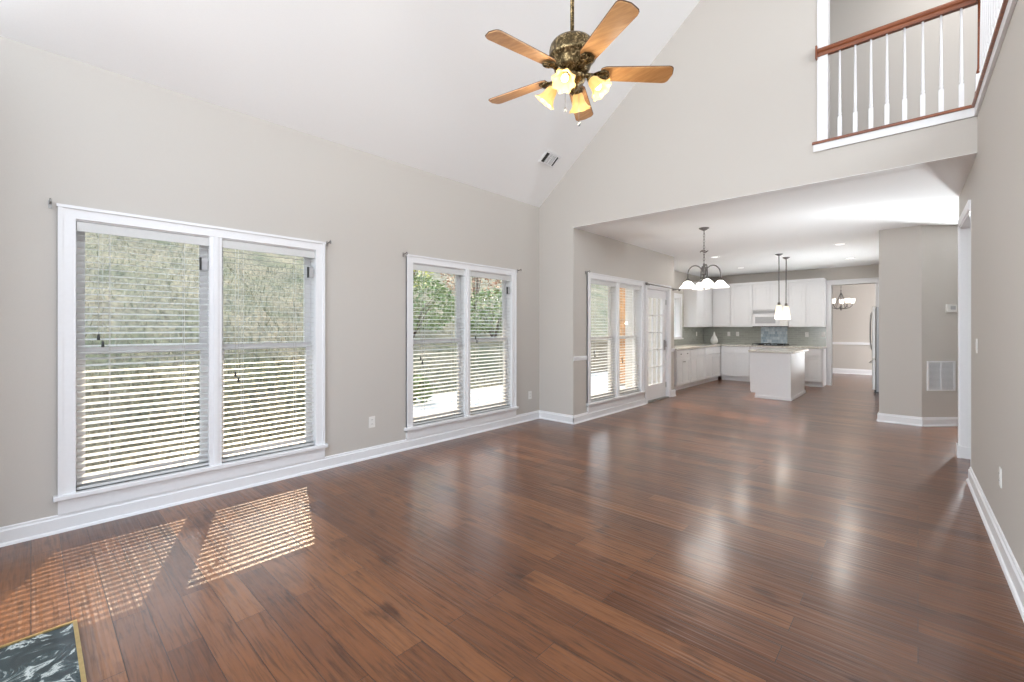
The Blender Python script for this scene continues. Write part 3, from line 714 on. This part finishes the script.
for x, lab in ((-3.764, 'light_switch'), (-3.546, 'wall_outlet'), (-1.988, 'wall_outlet'), (-1.66, 'light_switch')):
    desc = {-3.764: 'white switch plate on the backsplash left of the range, left of its pair', -3.546: 'white outlet on the backsplash between vase and range, right of its pair',
            -1.988: 'white outlet on the backsplash right of the blue mosaic', -1.66: 'white switch plate at the right end of the backsplash'}[x]
    plate(lab, (x, YB - .008, 1.19), (0, -1, 0), (1, 0, 0), desc, 'switch' if lab == 'light_switch' else 'outlet', 'switch' if lab == 'light_switch' else 'outlet', OG)
plate('wall_outlet', (XB + .008, 12.18, 1.19), (1, 0, 0), (0, 1, 0), 'white outlet on the backsplash of the left kitchen wall', 'outlet', 'outlet', OG)

P0 = Vector((.037, 8.302, 0)); pu = Vector((1, 1, 0)).normalized(); pn = Vector((1, -1, 0)).normalized(); ZZ = Vector((0, 0, 1))
c = P0 + pu * .415 + ZZ * 1.62
th = thing('thermostat', 'white thermostat with grey display on the splayed pier face', 'thermostat', tuple(c - ZZ * .06))
MB().obox(c + pn * .012, pu, pn, ZZ, .075, .012, .056).build('body', M['plastic'], th, bevel=.006)
MB().obox(c + pn * .0245 + pu * .012 + ZZ * .008, pu, pn, ZZ, .036, .001, .024).build('display', M['grey_plastic'], th)
c = P0 + pu * .270 + ZZ * .69; hw, hh = .20, .205
gr = thing('return_air_grille', 'white louvred return air grille on the splayed pier face', 'vent', tuple(c - ZZ * hh))
MB().obox(c + pn * .003, pu, pn, ZZ, hw - .02, .002, hh - .02).build('backing', M['grey_plastic'], gr)
mb = MB()
for q in (-1, 1): mb.obox(c + pn * .009 + pu * q * (hw - .011), pu, pn, ZZ, .011, .009, hh).obox(c + pn * .009 + ZZ * q * (hh - .011), pu, pn, ZZ, hw - .022, .009, .011)
mb.obox(c + pn * .009, pu, pn, ZZ, .007, .008, hh - .022)
mb.build('frame', M['trim'], gr)
mb = MB(); q = math.radians(38)
for k in range(22):
    z = -hh + .034 + k * (2 * hh - .068) / 21
    for sd_ in (-1, 1):
        mb.obox(c + pn * .011 + ZZ * z + pu * sd_ * (hw - .015) / 2, pu, (pn * math.cos(q) - ZZ * math.sin(q)), (ZZ * math.cos(q) + pn * math.sin(q)), (hw - .03) / 2, .007, .0009)
mb.build('louvres', M['trim'], gr)

# ------------------------------------------------------------------ kitchen cabinets
class Face:
    """cabinet frame: a runs along the front, b out of the front; axis 'x' faces -Y, axis 'y' faces +X"""
    def __init__(s, axis, front): s.axis = axis; s.fr = front
    def box(s, mb, a0, a1, b0, b1, z0, z1):
        if s.axis == 'x': mb.box(a0, a1, s.fr - b1, s.fr - b0, z0, z1)
        else: mb.box(s.fr + b0, s.fr + b1, a0, a1, z0, z1)
        return mb
def panel_front(F, mb, a0, a1, z0, z1, rail=.055):
    g_ = .0025; a0 += g_; a1 -= g_; z0 += g_; z1 -= g_; t = .02
    F.box(mb, a0, a1, 0.001, t * .45, z0, z1)
    F.box(mb, a0, a0 + rail, t * .45, t, z0, z1); F.box(mb, a1 - rail, a1, t * .45, t, z0, z1)
    F.box(mb, a0 + rail, a1 - rail, t * .45, t, z0, z0 + rail); F.box(mb, a0 + rail, a1 - rail, t * .45, t, z1 - rail, z1)
    F.box(mb, a0 + rail + .03, a1 - rail - .03, t * .45, t * .8, z0 + rail + .03, z1 - rail - .03)
    return mb
def flat_front(F, mb, a0, a1, z0, z1):
    g_ = .0025; return F.box(mb, a0 + g_, a1 - g_, .001, .02, z0 + g_, z1 - g_)
def knob(F, a, z, parent):
    mb = MB()
    c = (a, F.fr - .02, z) if F.axis == 'x' else (F.fr + .02, a, z)
    mb.lathe([(.005, 0), (.006, .012), (.014, .018), (.014, .024), (.004, .028)], c, 10, (0, -1, 0) if F.axis == 'x' else (1, 0, 0))
    mb.build('knob', M['nickel'], parent)
def cabinet(name, F, a0, a1, depth, z0, z1, label, doors, drawers=0, drawer_h=.16, toe=0.0, crown=False, group=None, knobs=False):
    c = (a0 + a1) / 2
    loc = (c, F.fr + depth / 2, z0) if F.axis == 'x' else (F.fr - depth / 2, c, z0)
    r = thing(name, label, 'cabinet', loc, group)
    mb = MB(); F.box(mb, a0 + .001, a1 - .001, -depth, 0, z0 + toe, z1)
    if toe: F.box(mb, a0 + .001, a1 - .001, -depth, -.05, z0 + .001, z0 + toe)
    mb.build('body', M['cabinet'], r)
    if crown:
        mb = MB(); F.box(mb, a0 - .0, a1, -depth, .03, z1, z1 + .035); F.box(mb, a0, a1, -depth, .048, z1 + .035, z1 + .06); mb.build('crown', M['cabinet'], r)
    zt = z1 - .012; zb = z0 + toe + .012
    if drawers:
        w = (a1 - a0 - .02) / drawers
        for k in range(drawers):
            o = flat_front(F, MB(), a0 + .01 + k * w, a0 + .01 + (k + 1) * w, zt - drawer_h, zt).build('drawer', M['cabinet'], r, bevel=.003)
            if knobs: knob(F, a0 + .01 + (k + .5) * w, zt - drawer_h / 2, o)
        zt -= drawer_h + .012
    w = (a1 - a0 - .02) / doors
    for k in range(doors):
        o = panel_front(F, MB(), a0 + .01 + k * w, a0 + .01 + (k + 1) * w, zb, zt).build('door', M['cabinet'], r, bevel=.002)
        if knobs: knob(F, a0 + .01 + (k + (.9 if k % 2 == 0 else .1)) * w, zt - .08, o)
    return r
FBX = Face('x', 12.17); FUX = Face('x', 12.43); FBY = Face('y', -3.80); FUY = Face('y', -4.09)
GB, GU = 'white base cabinets', 'white wall cabinets'
CT = .877
cabinet('base_cabinet', FBY, 9.30, 10.05, .60, 0, CT, 'white base cabinet at the near end of the left kitchen run', 2, 2, toe=.10, group=GB, knobs=True)
cabinet('base_cabinet', FBY, 10.05, 11.00, .60, 0, CT, 'white sink base cabinet under the kitchen window', 2, 2, toe=.10, group=GB)
cabinet('base_cabinet', FBY, 11.00, 12.15, .60, 0, CT, 'white base cabinet below the vase corner on the left run', 2, 2, toe=.10, group=GB)
cabinet('base_cabinet', FBX, -3.78, -3.10, .59, 0, CT, 'white base cabinet on the back wall left of the range', 2, 2, toe=.10, group=GB)
cabinet('base_cabinet', FBX, -3.10, -2.31, .59, 0, CT, 'white base cabinet under the black cooktop', 2, 0, toe=.10, group=GB)
cabinet('base_cabinet', FBX, -2.31, -1.60, .59, 0, CT, 'white base cabinet at the right end of the back run', 2, 2, toe=.10, group=GB)
UZ0, UZ1 = 1.375, 2.45
cabinet('wall_cabinet', FUY, 11.28, 12.40, .32, UZ0, UZ1, 'white wall cabinet on the left kitchen wall with exposed end panel', 2, crown=True, group=GU)
cabinet('wall_cabinet', FUX, -4.08, -3.62, .33, UZ0, UZ1, 'white wall cabinet in the kitchen corner above the vase', 1, crown=True, group=GU)
cabinet('wall_cabinet', FUX, -3.62, -3.10, .33, UZ0, UZ1, 'white wall cabinet directly left of the microwave', 1, crown=True, group=GU)
cabinet('wall_cabinet', FUX, -3.10, -2.31, .33, 1.80, UZ1, 'short white wall cabinet above the microwave', 2, crown=True, group=GU)
cabinet('wall_cabinet', FUX, -2.31, -1.60, .33, UZ0, UZ1, 'white wall cabinet at the right end above the outlets', 2, crown=True, group=GU)
# worktop
mb = MB().box(XB + .005, -3.765, 9.26, YB - .005, CT, .917).box(-3.765, -1.585, 12.135, YB - .005, CT, .917)
tag(mb.build('countertop', M['granite'], bevel=.004), 'pale granite countertop along the left and back kitchen walls', 'countertop')
# backsplash
structure(MB().box(XB + .006, -2.99, YB - .008, YB, .917, 1.375).box(-2.40, -1.60, YB - .008, YB, .917, 1.375).build('trim_8', M['tile_x']), 'sage glass tile backsplash on the back wall')
structure(MB().box(XB, XB + .008, 11.19, YB - .008, .917, 1.375).box(XB, XB + .008, 9.3, 11.19, .917, 1.06).build('trim_9', M['tile_y']), 'sage glass tile backsplash on the left wall')
structure(MB().box(-2.99, -2.40, YB - .010, YB, .917, 1.375).build('trim_10', M['mosaic']), 'pale blue glass mosaic panel behind the cooktop')
# microwave
mw = thing('microwave', 'white over-the-range microwave with vent grille', 'microwave', (-2.705, 12.6, UZ0))
MB().box(-3.095, -2.315, 12.40, YB - .012, UZ0 + .015, 1.79).build('body', M['cabinet'], mw, bevel=.004)
MB().box(-3.09, -2.50, 12.38, 12.40, UZ0 + .03, 1.70).build('door', M['cabinet'], mw, bevel=.004)
MB().box(-3.03, -2.58, 12.3785, 12.38, UZ0 + .09, 1.63).build('door_window', M['grey_plastic'], mw, 'grey perforated door window')
MB().tube([(-2.525, 12.38, 1.47), (-2.525, 12.35, 1.48), (-2.525, 12.35, 1.66), (-2.525, 12.38, 1.67)], .008).build('handle', M['cabinet'], mw)
MB().box(-2.49, -2.32, 12.385, 12.40, UZ0 + .03, 1.70).build('control_panel', M['plastic'], mw)
mb = MB()
for k in range(5): mb.box(-3.08, -2.33, 12.39, 12.40, 1.715 + k * .014, 1.722 + k * .014)
mb.build('vent_grille', M['grey_plastic'], mw)
MB().box(-3.095, -2.315, 12.40, YB - .012, UZ0, UZ0 + .015).build('underside', M['dark'], mw)
# cooktop
ck = thing('cooktop', 'black gas cooktop on the back counter behind the island', 'cooktop', (-2.70, 12.45, .917))
MB().box(-3.08, -2.33, 12.20, 12.70, .9175, .928).build('glass_plate', M['dark'], ck, bevel=.004)
for x in (-2.92, -2.49):
    for y in (12.33, 12.57):
        MB().lathe([(.045, 0), (.045, .012), (.03, .018), (.002, .02)], (x, y, .928), 16).build('burner', M['dark'], ck)
for x in (-2.90, -2.51):
    mb = MB()
    for y in (12.24, 12.36, 12.45, 12.54, 12.66): mb.box(x - .16, x + .16, y - .006, y + .006, .952, .964)
    for xx in (x - .155, x, x + .155): mb.box(xx - .006, xx + .006, 12.24, 12.66, .945, .962)
    for xx in (x - .155, x + .155):
        for y in (12.245, 12.655): mb.box(xx - .006, xx + .006, y - .006, y + .006, .928, .95)
    mb.build('grate', M['dark'], ck)
# vase in the corner
tag(MB().lathe([(.001, 0), (.06, 0), (.085, .03), (.098, .08), (.09, .13), (.06, .19), (.032, .24), (.02, .29), (.012, .33), (.010, .33), (.012, .28), (.001, .27)], (-4.06, 12.5, .9172), 28).build('vase', M['porcelain']),
    'white teardrop vase on the counter in the kitchen corner', 'vase')
# island
IX0, IX1, IY0, IY1 = -2.40, -1.736, 9.50, 10.88
isl = thing('kitchen_island', 'white kitchen island with pale granite top', 'island', ((IX0 + IX1) / 2, (IY0 + IY1) / 2, 0))
MB().box(IX0, IX1, IY0 + .02, IY1, .10, CT).box(IX0 + .075, IX1, IY0 + .02, IY1, .002, .10).build('body', M['cabinet'], isl)
mb = MB().box(IX0, IX1 + .004, IY0, IY0 + .02, .10, CT).box(IX0 + .075, IX1 + .004, IY0, IY0 + .02, .002, .10)
mb.box(IX1 - .055, IX1 + .006, IY0 - .006, IY0, .06, CT)
mb.build('end_panel', M['cabinet'], isl)
MB().box(IX0 + .07, IX1 + .018, IY0 - .014, IY0, .001, .06).box(IX1 + .004, IX1 + .018, IY0, IY1 + .01, .001, .06).build('base_molding', M['trim'], isl, bevel=.003)
FI = Face('y', IX0)
for k in range(2):
    y0 = IY0 + .03 + k * .66
    mb = MB().box(IX0 - .02, IX0, y0, y0 + .65, .12, .70).box(IX0 - .02, IX0, y0, y0 + .65, .715, CT - .01); mb.build('door', M['cabinet'], isl, bevel=.003)
MB().box(IX0 - .04, IX1 + .06, IY0 - .045, IY1 + .06, CT, .920).build('worktop', M['granite'], isl, 'pale granite island top', bevel=.005)

# refrigerator
fx0, fx1, fy0, fy1, fh = -.64, .03, 11.90, 12.70, 1.80
rf = thing('refrigerator', 'stainless steel refrigerator standing behind the pier', 'refrigerator', ((fx0 + fx1) / 2, (fy0 + fy1) / 2, 0))
MB().box(fx0, fx1, fy0, fy1, .02, fh - .01).build('body', M['fridge_side'], rf, bevel=.004)
ym = (fy0 + fy1) / 2
for a, b in ((fy0, ym - .003), (ym + .003, fy1)): 
    dr = MB().box(fx0 - .07, fx0 - .006, a, b, .70, fh).build('door', M['steel'], rf, bevel=.01)
    hy = ym - .05 if a == fy0 else ym + .05
    MB().tube([(fx0 - .068, hy, .86), (fx0 - .11, hy, .92), (fx0 - .125, hy, 1.15), (fx0 - .125, hy, 1.40), (fx0 - .11, hy, 1.66), (fx0 - .068, hy, 1.72)], .011, 8).build('handle', M['steel'], dr)
dr = MB().box(fx0 - .07, fx0 - .006, fy0, fy1, .06, .692).build('freezer_drawer', M['steel'], rf, bevel=.01)
MB().tube([(fx0 - .068, fy0 + .08, .62), (fx0 - .115, fy0 + .10, .62), (fx0 - .115, fy1 - .10, .62), (fx0 - .068, fy1 - .08, .62)], .011, 8).build('handle', M['steel'], dr)
MB().box(fx0 - .03, fx0 + .05, fy0 + .02, fy1 - .02, .0, .06).build('kick_plate', M['dark'], rf)

# ------------------------------------------------------------------ lamps
def lamp(parent, loc, power, color=(1, .93, .82), size=.06, kind='POINT'):
    l = bpy.data.lights.new('lamp_light', kind); l.energy = power; l.color = color
    if kind == 'POINT': l.shadow_soft_size = size
    else: l.shape = 'DISK'; l.size = size
    o = bpy.data.objects.new('lamp_light', l); COL.objects.link(o); o.parent = parent; o.location = Vector(loc) - Vector(WL[parent.name]); return o
def downlight(x, y, label, power=7):
    r = thing('recessed_light', label, 'recessed light', (x, y, HK), 'recessed ceiling lights in the kitchen')
    MB().lathe([(.060, -.0005), (.098, -.0005), (.098, -.006), (.080, -.010), (.064, -.006), (.060, -.0005)], (x, y, HK), 28).build('trim_ring', M['trim'], r)
    MB().lathe([(.001, -.002), (.062, -.002), (.062, -.005), (.001, -.005)], (x, y, HK), 24).build('lens', M['downlight'], r)
    lamp(r, (x, y, HK - .02), power, (1, .96, .90), .12, 'AREA')
downlight(-.968, 9.22, 'front recessed ceiling light of the two right of the pendants')
downlight(-1.012, 11.20, 'rear recessed ceiling light of the two right of the pendants')
downlight(-2.986, 9.22, 'front recessed ceiling light of the two between chandelier and pendants')
downlight(-3.054, 11.25, 'rear recessed ceiling light of the two between chandelier and pendants')

def pendant(x, y, label):
    r = thing('pendant_lamp', label, 'pendant lamp', (x, y, HK), 'island pendants')
    MB().lathe([(.001, 0), (.065, 0), (.065, -.008), (.03, -.03), (.008, -.04)], (x, y, HK - .0005), 20).build('canopy', M['pewter'], r)
    MB().tube([(x, y, HK - .035), (x, y, 1.83)], .0085, 8).build('rod', M['pewter'], r)
    MB().lathe([(.010, .05), (.022, .035), (.026, 0), (.020, -.015)], (x, y, 1.80), 16).build('socket_cap', M['pewter'], r)
    sb = MB(); sb.open = True
    pf = [(.024, 0), (.040, -.012), (.050, -.05), (.060, -.13), (.072, -.22), (.076, -.27)]
    sb.lathe(pf, (x, y, 1.79), 28)
    g_ = sb.build('glass_shade', M['cream_shade'], r, 'lit cream glass shade', recalc=False)
    MB().ball((x, y, 1.66), .03).build('bulb', M['bulb_warm'], g_)
    lamp(r, (x, y, 1.47), 1.6, (1, .96, .90), .045)
pendant(-1.958, 9.68, 'dark rod pendant lamp over the island, nearer the camera')
pendant(-1.946, 10.235, 'dark rod pendant lamp over the island, further from the camera')

def chandelier(x, y, label, down, ztop, zhub, R, n, ph, name='chandelier'):
    r = thing(name, label, 'chandelier', (x, y, ztop))
    MB().lathe([(.001, 0), (.068, 0), (.068, -.008), (.045, -.022), (.012, -.04)], (x, y, ztop - .0005), 24).build('canopy', M['pewter'], r)
    mb = MB(); z = ztop - .04; k = 0
    while z > zhub + .16:       # chain of links
        a = Vector((1, 0, 0)) if k % 2 else Vector((0, 1, 0))
        mb.tube([tuple(Vector((x, y, z - .022)) + a * (.011 * math.cos(q)) + Vector((0, 0, .027 * math.sin(q)))) for q in [i * PI / 5 for i in range(11)]], .0032, 6, False)
        z -= .042; k += 1
    mb.build('chain', M['pewter'], r)
    if down:
        MB().lathe([(.006, .17), (.016, .15), (.014, .13), (.034, .10), (.018, .06), (.012, .0), (.014, -.08), (.036, -.12), (.030, -.15), (.012, -.17), (.016, -.19), (.003, -.21)], (x, y, zhub), 20).build('hub', M['pewter'], r)
    else:
        MB().lathe([(.006, .45), (.012, .40), (.009, .2), (.012, .04), (.034, 0), (.040, -.03), (.018, -.06), (.012, -.085), (.003, -.10)], (x, y, zhub), 20).build('hub', M['pewter'], r)
    for i in range(n):
        a = ph + 2 * PI * i / n; t = Vector((math.cos(a), math.sin(a), 0)); o = Vector((x, y, zhub)); up = Vector((0, 0, 1))
        if down:
            pts = [o + t * .02 + up * .0]
            for q in range(1, 12):
                w = PI * q / 11; pts.append(o + t * (.02 + (R - .02) * (1 - math.cos(w)) / 2) + up * (.02 + .115 * math.sin(w)))
            pts.append(o + t * R - up * .06)
            MB().tube([tuple(p) for p in pts], .0085, 8).lathe([(.012, .0), (.024, -.012), (.026, -.035), (.020, -.045)], tuple(o + t * R - up * .045), 14).build('arm', M['pewter'], r)
            pf = [(.026, 0), (.045, -.012), (.062, -.03), (.082, -.058), (.108, -.085), (.122, -.098)]
            sb = MB(); sb.open = True; c = tuple(o + t * R - up * .085)
            sb.lathe(pf, c, 28)
            g_ = sb.build('glass_shade', M['white_shade'], r, 'lit white bell shade', recalc=False)
            MB().ball(tuple(o + t * R - up * .14), .028).build('bulb', M['bulb_warm'], g_)
            lamp(r, tuple(o + t * R - up * .14), 7.0, (1, .975, .94), .045)
        else:
            pts = [o - up * .02 + t * .02, o - up * .05 + t * R * .35, o - up * .02 + t * R * .75, o + up * .04 + t * R * .97, o + up * .09 + t * R]
            MB().tube([tuple(p) for p in pts], .010, 8).tube([tuple(o + up * .36 + t * .01), tuple(o + up * .20 + t * R * .30), tuple(o - up * .03 + t * R * .62)], .006, 6).build('arm', M['pewter'], r)
            pf = [(.022, .0), (.040, .012), (.046, .05), (.052, .09), (.058, .115)]
            sb = MB(); sb.open = True; c = tuple(o + t * R + up * .09)
            sb.lathe(pf, c, 24)
            g_ = sb.build('glass_shade', M['white_shade'], r, 'lit white cup shade', recalc=False)
            MB().ball(tuple(o + t * R + up * .15), .025).build('bulb', M['bulb_warm'], g_)
            lamp(r, tuple(o + t * R + up * .15), 1.2, (1, .92, .80), .05)
    if down:   # gathered slack of cord wound round the chain
        MB().tube([(x + .05 * math.cos(q), y + .05 * math.sin(q), ztop - .33 + .01 * math.sin(3 * q)) for q in [i * PI / 8 for i in range(17)]], .006, 6, False).build('cord_loop', M['pewter'], r)
    return r
chandelier(-2.23, 6.444, 'pewter chandelier with downward white bell shades over the breakfast area', True, HK, 2.10, .215, 4, math.radians(30))
chandelier(-1.48, 14.30, 'dark chandelier with upward white cup shades in the dining room', False, HK, 1.90, .25, 5, math.radians(20))

# ------------------------------------------------------------------ hearth corner at the lower left
he = thing('fireplace_hearth', 'dark green marble hearth slab with brass edge on the floor', 'hearth', (-1.92, -.1, 0))
MB().box(-2.805, -1.05, -.42, .128, .0005, .02).build('marble_slab', M['marble'], he)
MB().box(-2.82, -2.805, -.42, .142, .0005, .024).box(-2.805, -1.05, .128, .142, .0005, .024).box(-1.05, -1.035, -.42, .142, .0005, .024).build('edge_strip', M['brass'], he)

# ------------------------------------------------------------------ outdoors
def smooth(a, b, x): t = min(1, max(0, (x - a) / (b - a))); return t * t * (3 - 2 * t)
from mathutils import noise as mnoise
def ground(x, y):
    st = -5.0 * (1 - smooth(2.9, 3.9, y)) - 7.7 * smooth(2.9, 3.9, y)
    dd = max(0.0, st - x)
    h = -.22 + .46 * dd * smooth(0, 2.0, dd) + .05 * max(0, dd - 8)
    h += (.05 + .02 * dd) * mnoise.noise(Vector((x * .9, y * .9, 0))) * smooth(0, 1.0, dd) + .03 * mnoise.noise(Vector((x * 3, y * 3, 4))) * smooth(0, .4, dd)
    return h
mb = MB(); nx, ny = 90, 150
X = [-4.40 - 22 * (i / nx) ** 1.5 for i in range(nx + 1)]; Y = [-9 + 40 * j / ny for j in range(ny + 1)]
mb._add([(x, y, ground(x, y)) for x in X for y in Y], [(i * (ny + 1) + j, i * (ny + 1) + j + 1, (i + 1) * (ny + 1) + j + 1, (i + 1) * (ny + 1) + j) for i in range(nx) for j in range(ny)], True)
structure(mb.build('hillside', M['hill'], origin=(0, 0, 0)), 'dry grassy slope rising outside the windows')
structure(MB().box(-7.7, XL - .165, 3.5, 8.45, -.22, -.10).box(-7.7, XB - .165, 8.45, 14, -.22, -.10).box(XL - .165, XK - .165, YG + .125, 8.5, -.22, -.10).build('patio', M['concrete'], bevel=.01), 'pale concrete patio outside the breakfast room')
mb = MB(); rnd = random.Random(3)
for i in range(26000):
    x = -4.6 - 11 * rnd.random() ** 1.4; y = -6 + 17 * rnd.random()
    if x > -7.75 and y > 3.3: continue
    if y > 8.9: continue
    if (x + 10.4) ** 2 + (y - 7.2) ** 2 < 1.75 or (x + 12.6) ** 2 + (y - 8.6) ** 2 < .3: continue
    z = ground(x, y); hgt = rnd.uniform(.05, .16); a = rnd.random() * PI; w = rnd.uniform(.006, .016); lx, ly = rnd.uniform(-.06, .06), rnd.uniform(-.06, .06)
    dx, dy = math.cos(a) * w, math.sin(a) * w
    mb._add([(x - dx, y - dy, z - .01), (x + dx, y + dy, z - .01), (x + lx, y + ly, z + hgt)], [(0, 1, 2)])
gs = mb.build('grass_blades', M['blade_grass'], origin=(0, 0, 0), recalc=False)
gs['kind'] = 'stuff'; gs['label'] = 'dry grass blades over the slope outside the windows'; gs['category'] = 'grass'
structure(MB().box(-10, 14, -30, -4.0, -.22, -.06).build('bounce_slab', M['concrete']), 'unseen pale slab added to bounce light up to the ceilings')  # added reflector behind the camera, throws light up to the ceilings
# stacked stone edging and cedar porch post
tag(MB().box(-8.25, -7.75, 9.2, 15.5, -.22, .85).box(-8.3, -7.70, 9.15, 15.55, .85, .95).build('retaining_wall', M['stone']), 'grey stacked stone retaining wall beyond the patio', 'retaining wall')
po = thing('porch_post', 'orange brown cedar porch post seen through the breakfast window', 'post', (-5.5, 10.15, -.10))
MB().box(-5.585, -5.415, 10.065, 10.235, -.08, 3.2).build('shaft', M['post_wood'], po, bevel=.01)
MB().box(-5.61, -5.39, 10.04, 10.26, -.10, -.04).build('post_base', M['pewter'], po)
MB().box(-5.64, -5.36, 10.01, 10.29, 3.2, 3.28).build('cap', M['post_wood'], po, bevel=.01)
def shrub(x, y, r, h, n, mat, label, seed):
    rd = random.Random(seed); z0 = ground(x, y) if not (x > -7.7 and y > 3.5) else -.10
    t = thing('shrub', label, 'shrub', (x, y, z0), 'shrubs on the slope')
    mb = MB()
    for i in range(9):
        a = rd.random() * 2 * PI; q = rd.uniform(.3, .85)
        mb.tube([(x, y, z0 - .02), (x + math.cos(a) * r * q * .4, y + math.sin(a) * r * q * .4, z0 + h * .45), (x + math.cos(a) * r * q, y + math.sin(a) * r * q, z0 + h * rd.uniform(.65, .95))], [.02, .013, .005], 5)
    mb.build('stems', M['bark'], t)
    mb = MB()
    for i in range(n):
        u = rd.uniform(-.8, 1); a = rd.random() * 2 * PI; k = math.sqrt(1 - u * u) * rd.uniform(.5, 1) ** .5
        p = Vector((x + math.cos(a) * r * k, y + math.sin(a) * r * k, z0 + h * .55 + u * h * .47)) + Vector((rd.gauss(0, .05), rd.gauss(0, .05), rd.gauss(0, .05)))
        d1 = Vector((rd.gauss(0, 1), rd.gauss(0, 1), rd.gauss(0, .6))).normalized(); d2 = d1.orthogonal().normalized(); s_ = rd.uniform(.035, .07)
        mb._add([p - d1 * s_, p + d2 * s_ * .45, p + d1 * s_, p - d2 * s_ * .45], [(0, 1, 2, 3)])
    mb.build('foliage', M[mat], t, recalc=False)
shrub(-10.4, 7.2, 1.3, 1.7, 2600, 'leaf', 'large green shrub on the slope seen through the left half of the second window', 1)
shrub(-10.2, 10.2, 1.1, 1.6, 2000, 'leaf', 'green shrub on the slope seen through the right half of the second window', 2)
shrub(-12.6, 8.6, .9, 3.6, 1500, 'leaf_yellow', 'tall yellow green shrub behind the large green one', 3)
shrub(-12.6, 11.6, 1.4, 3.2, 1800, 'leaf_red', 'russet shrub higher on the slope through the second window', 4)
shrub(-7.2, 5.0, .38, .45, 500, 'leaf', 'low green plant on the patio edge', 5)
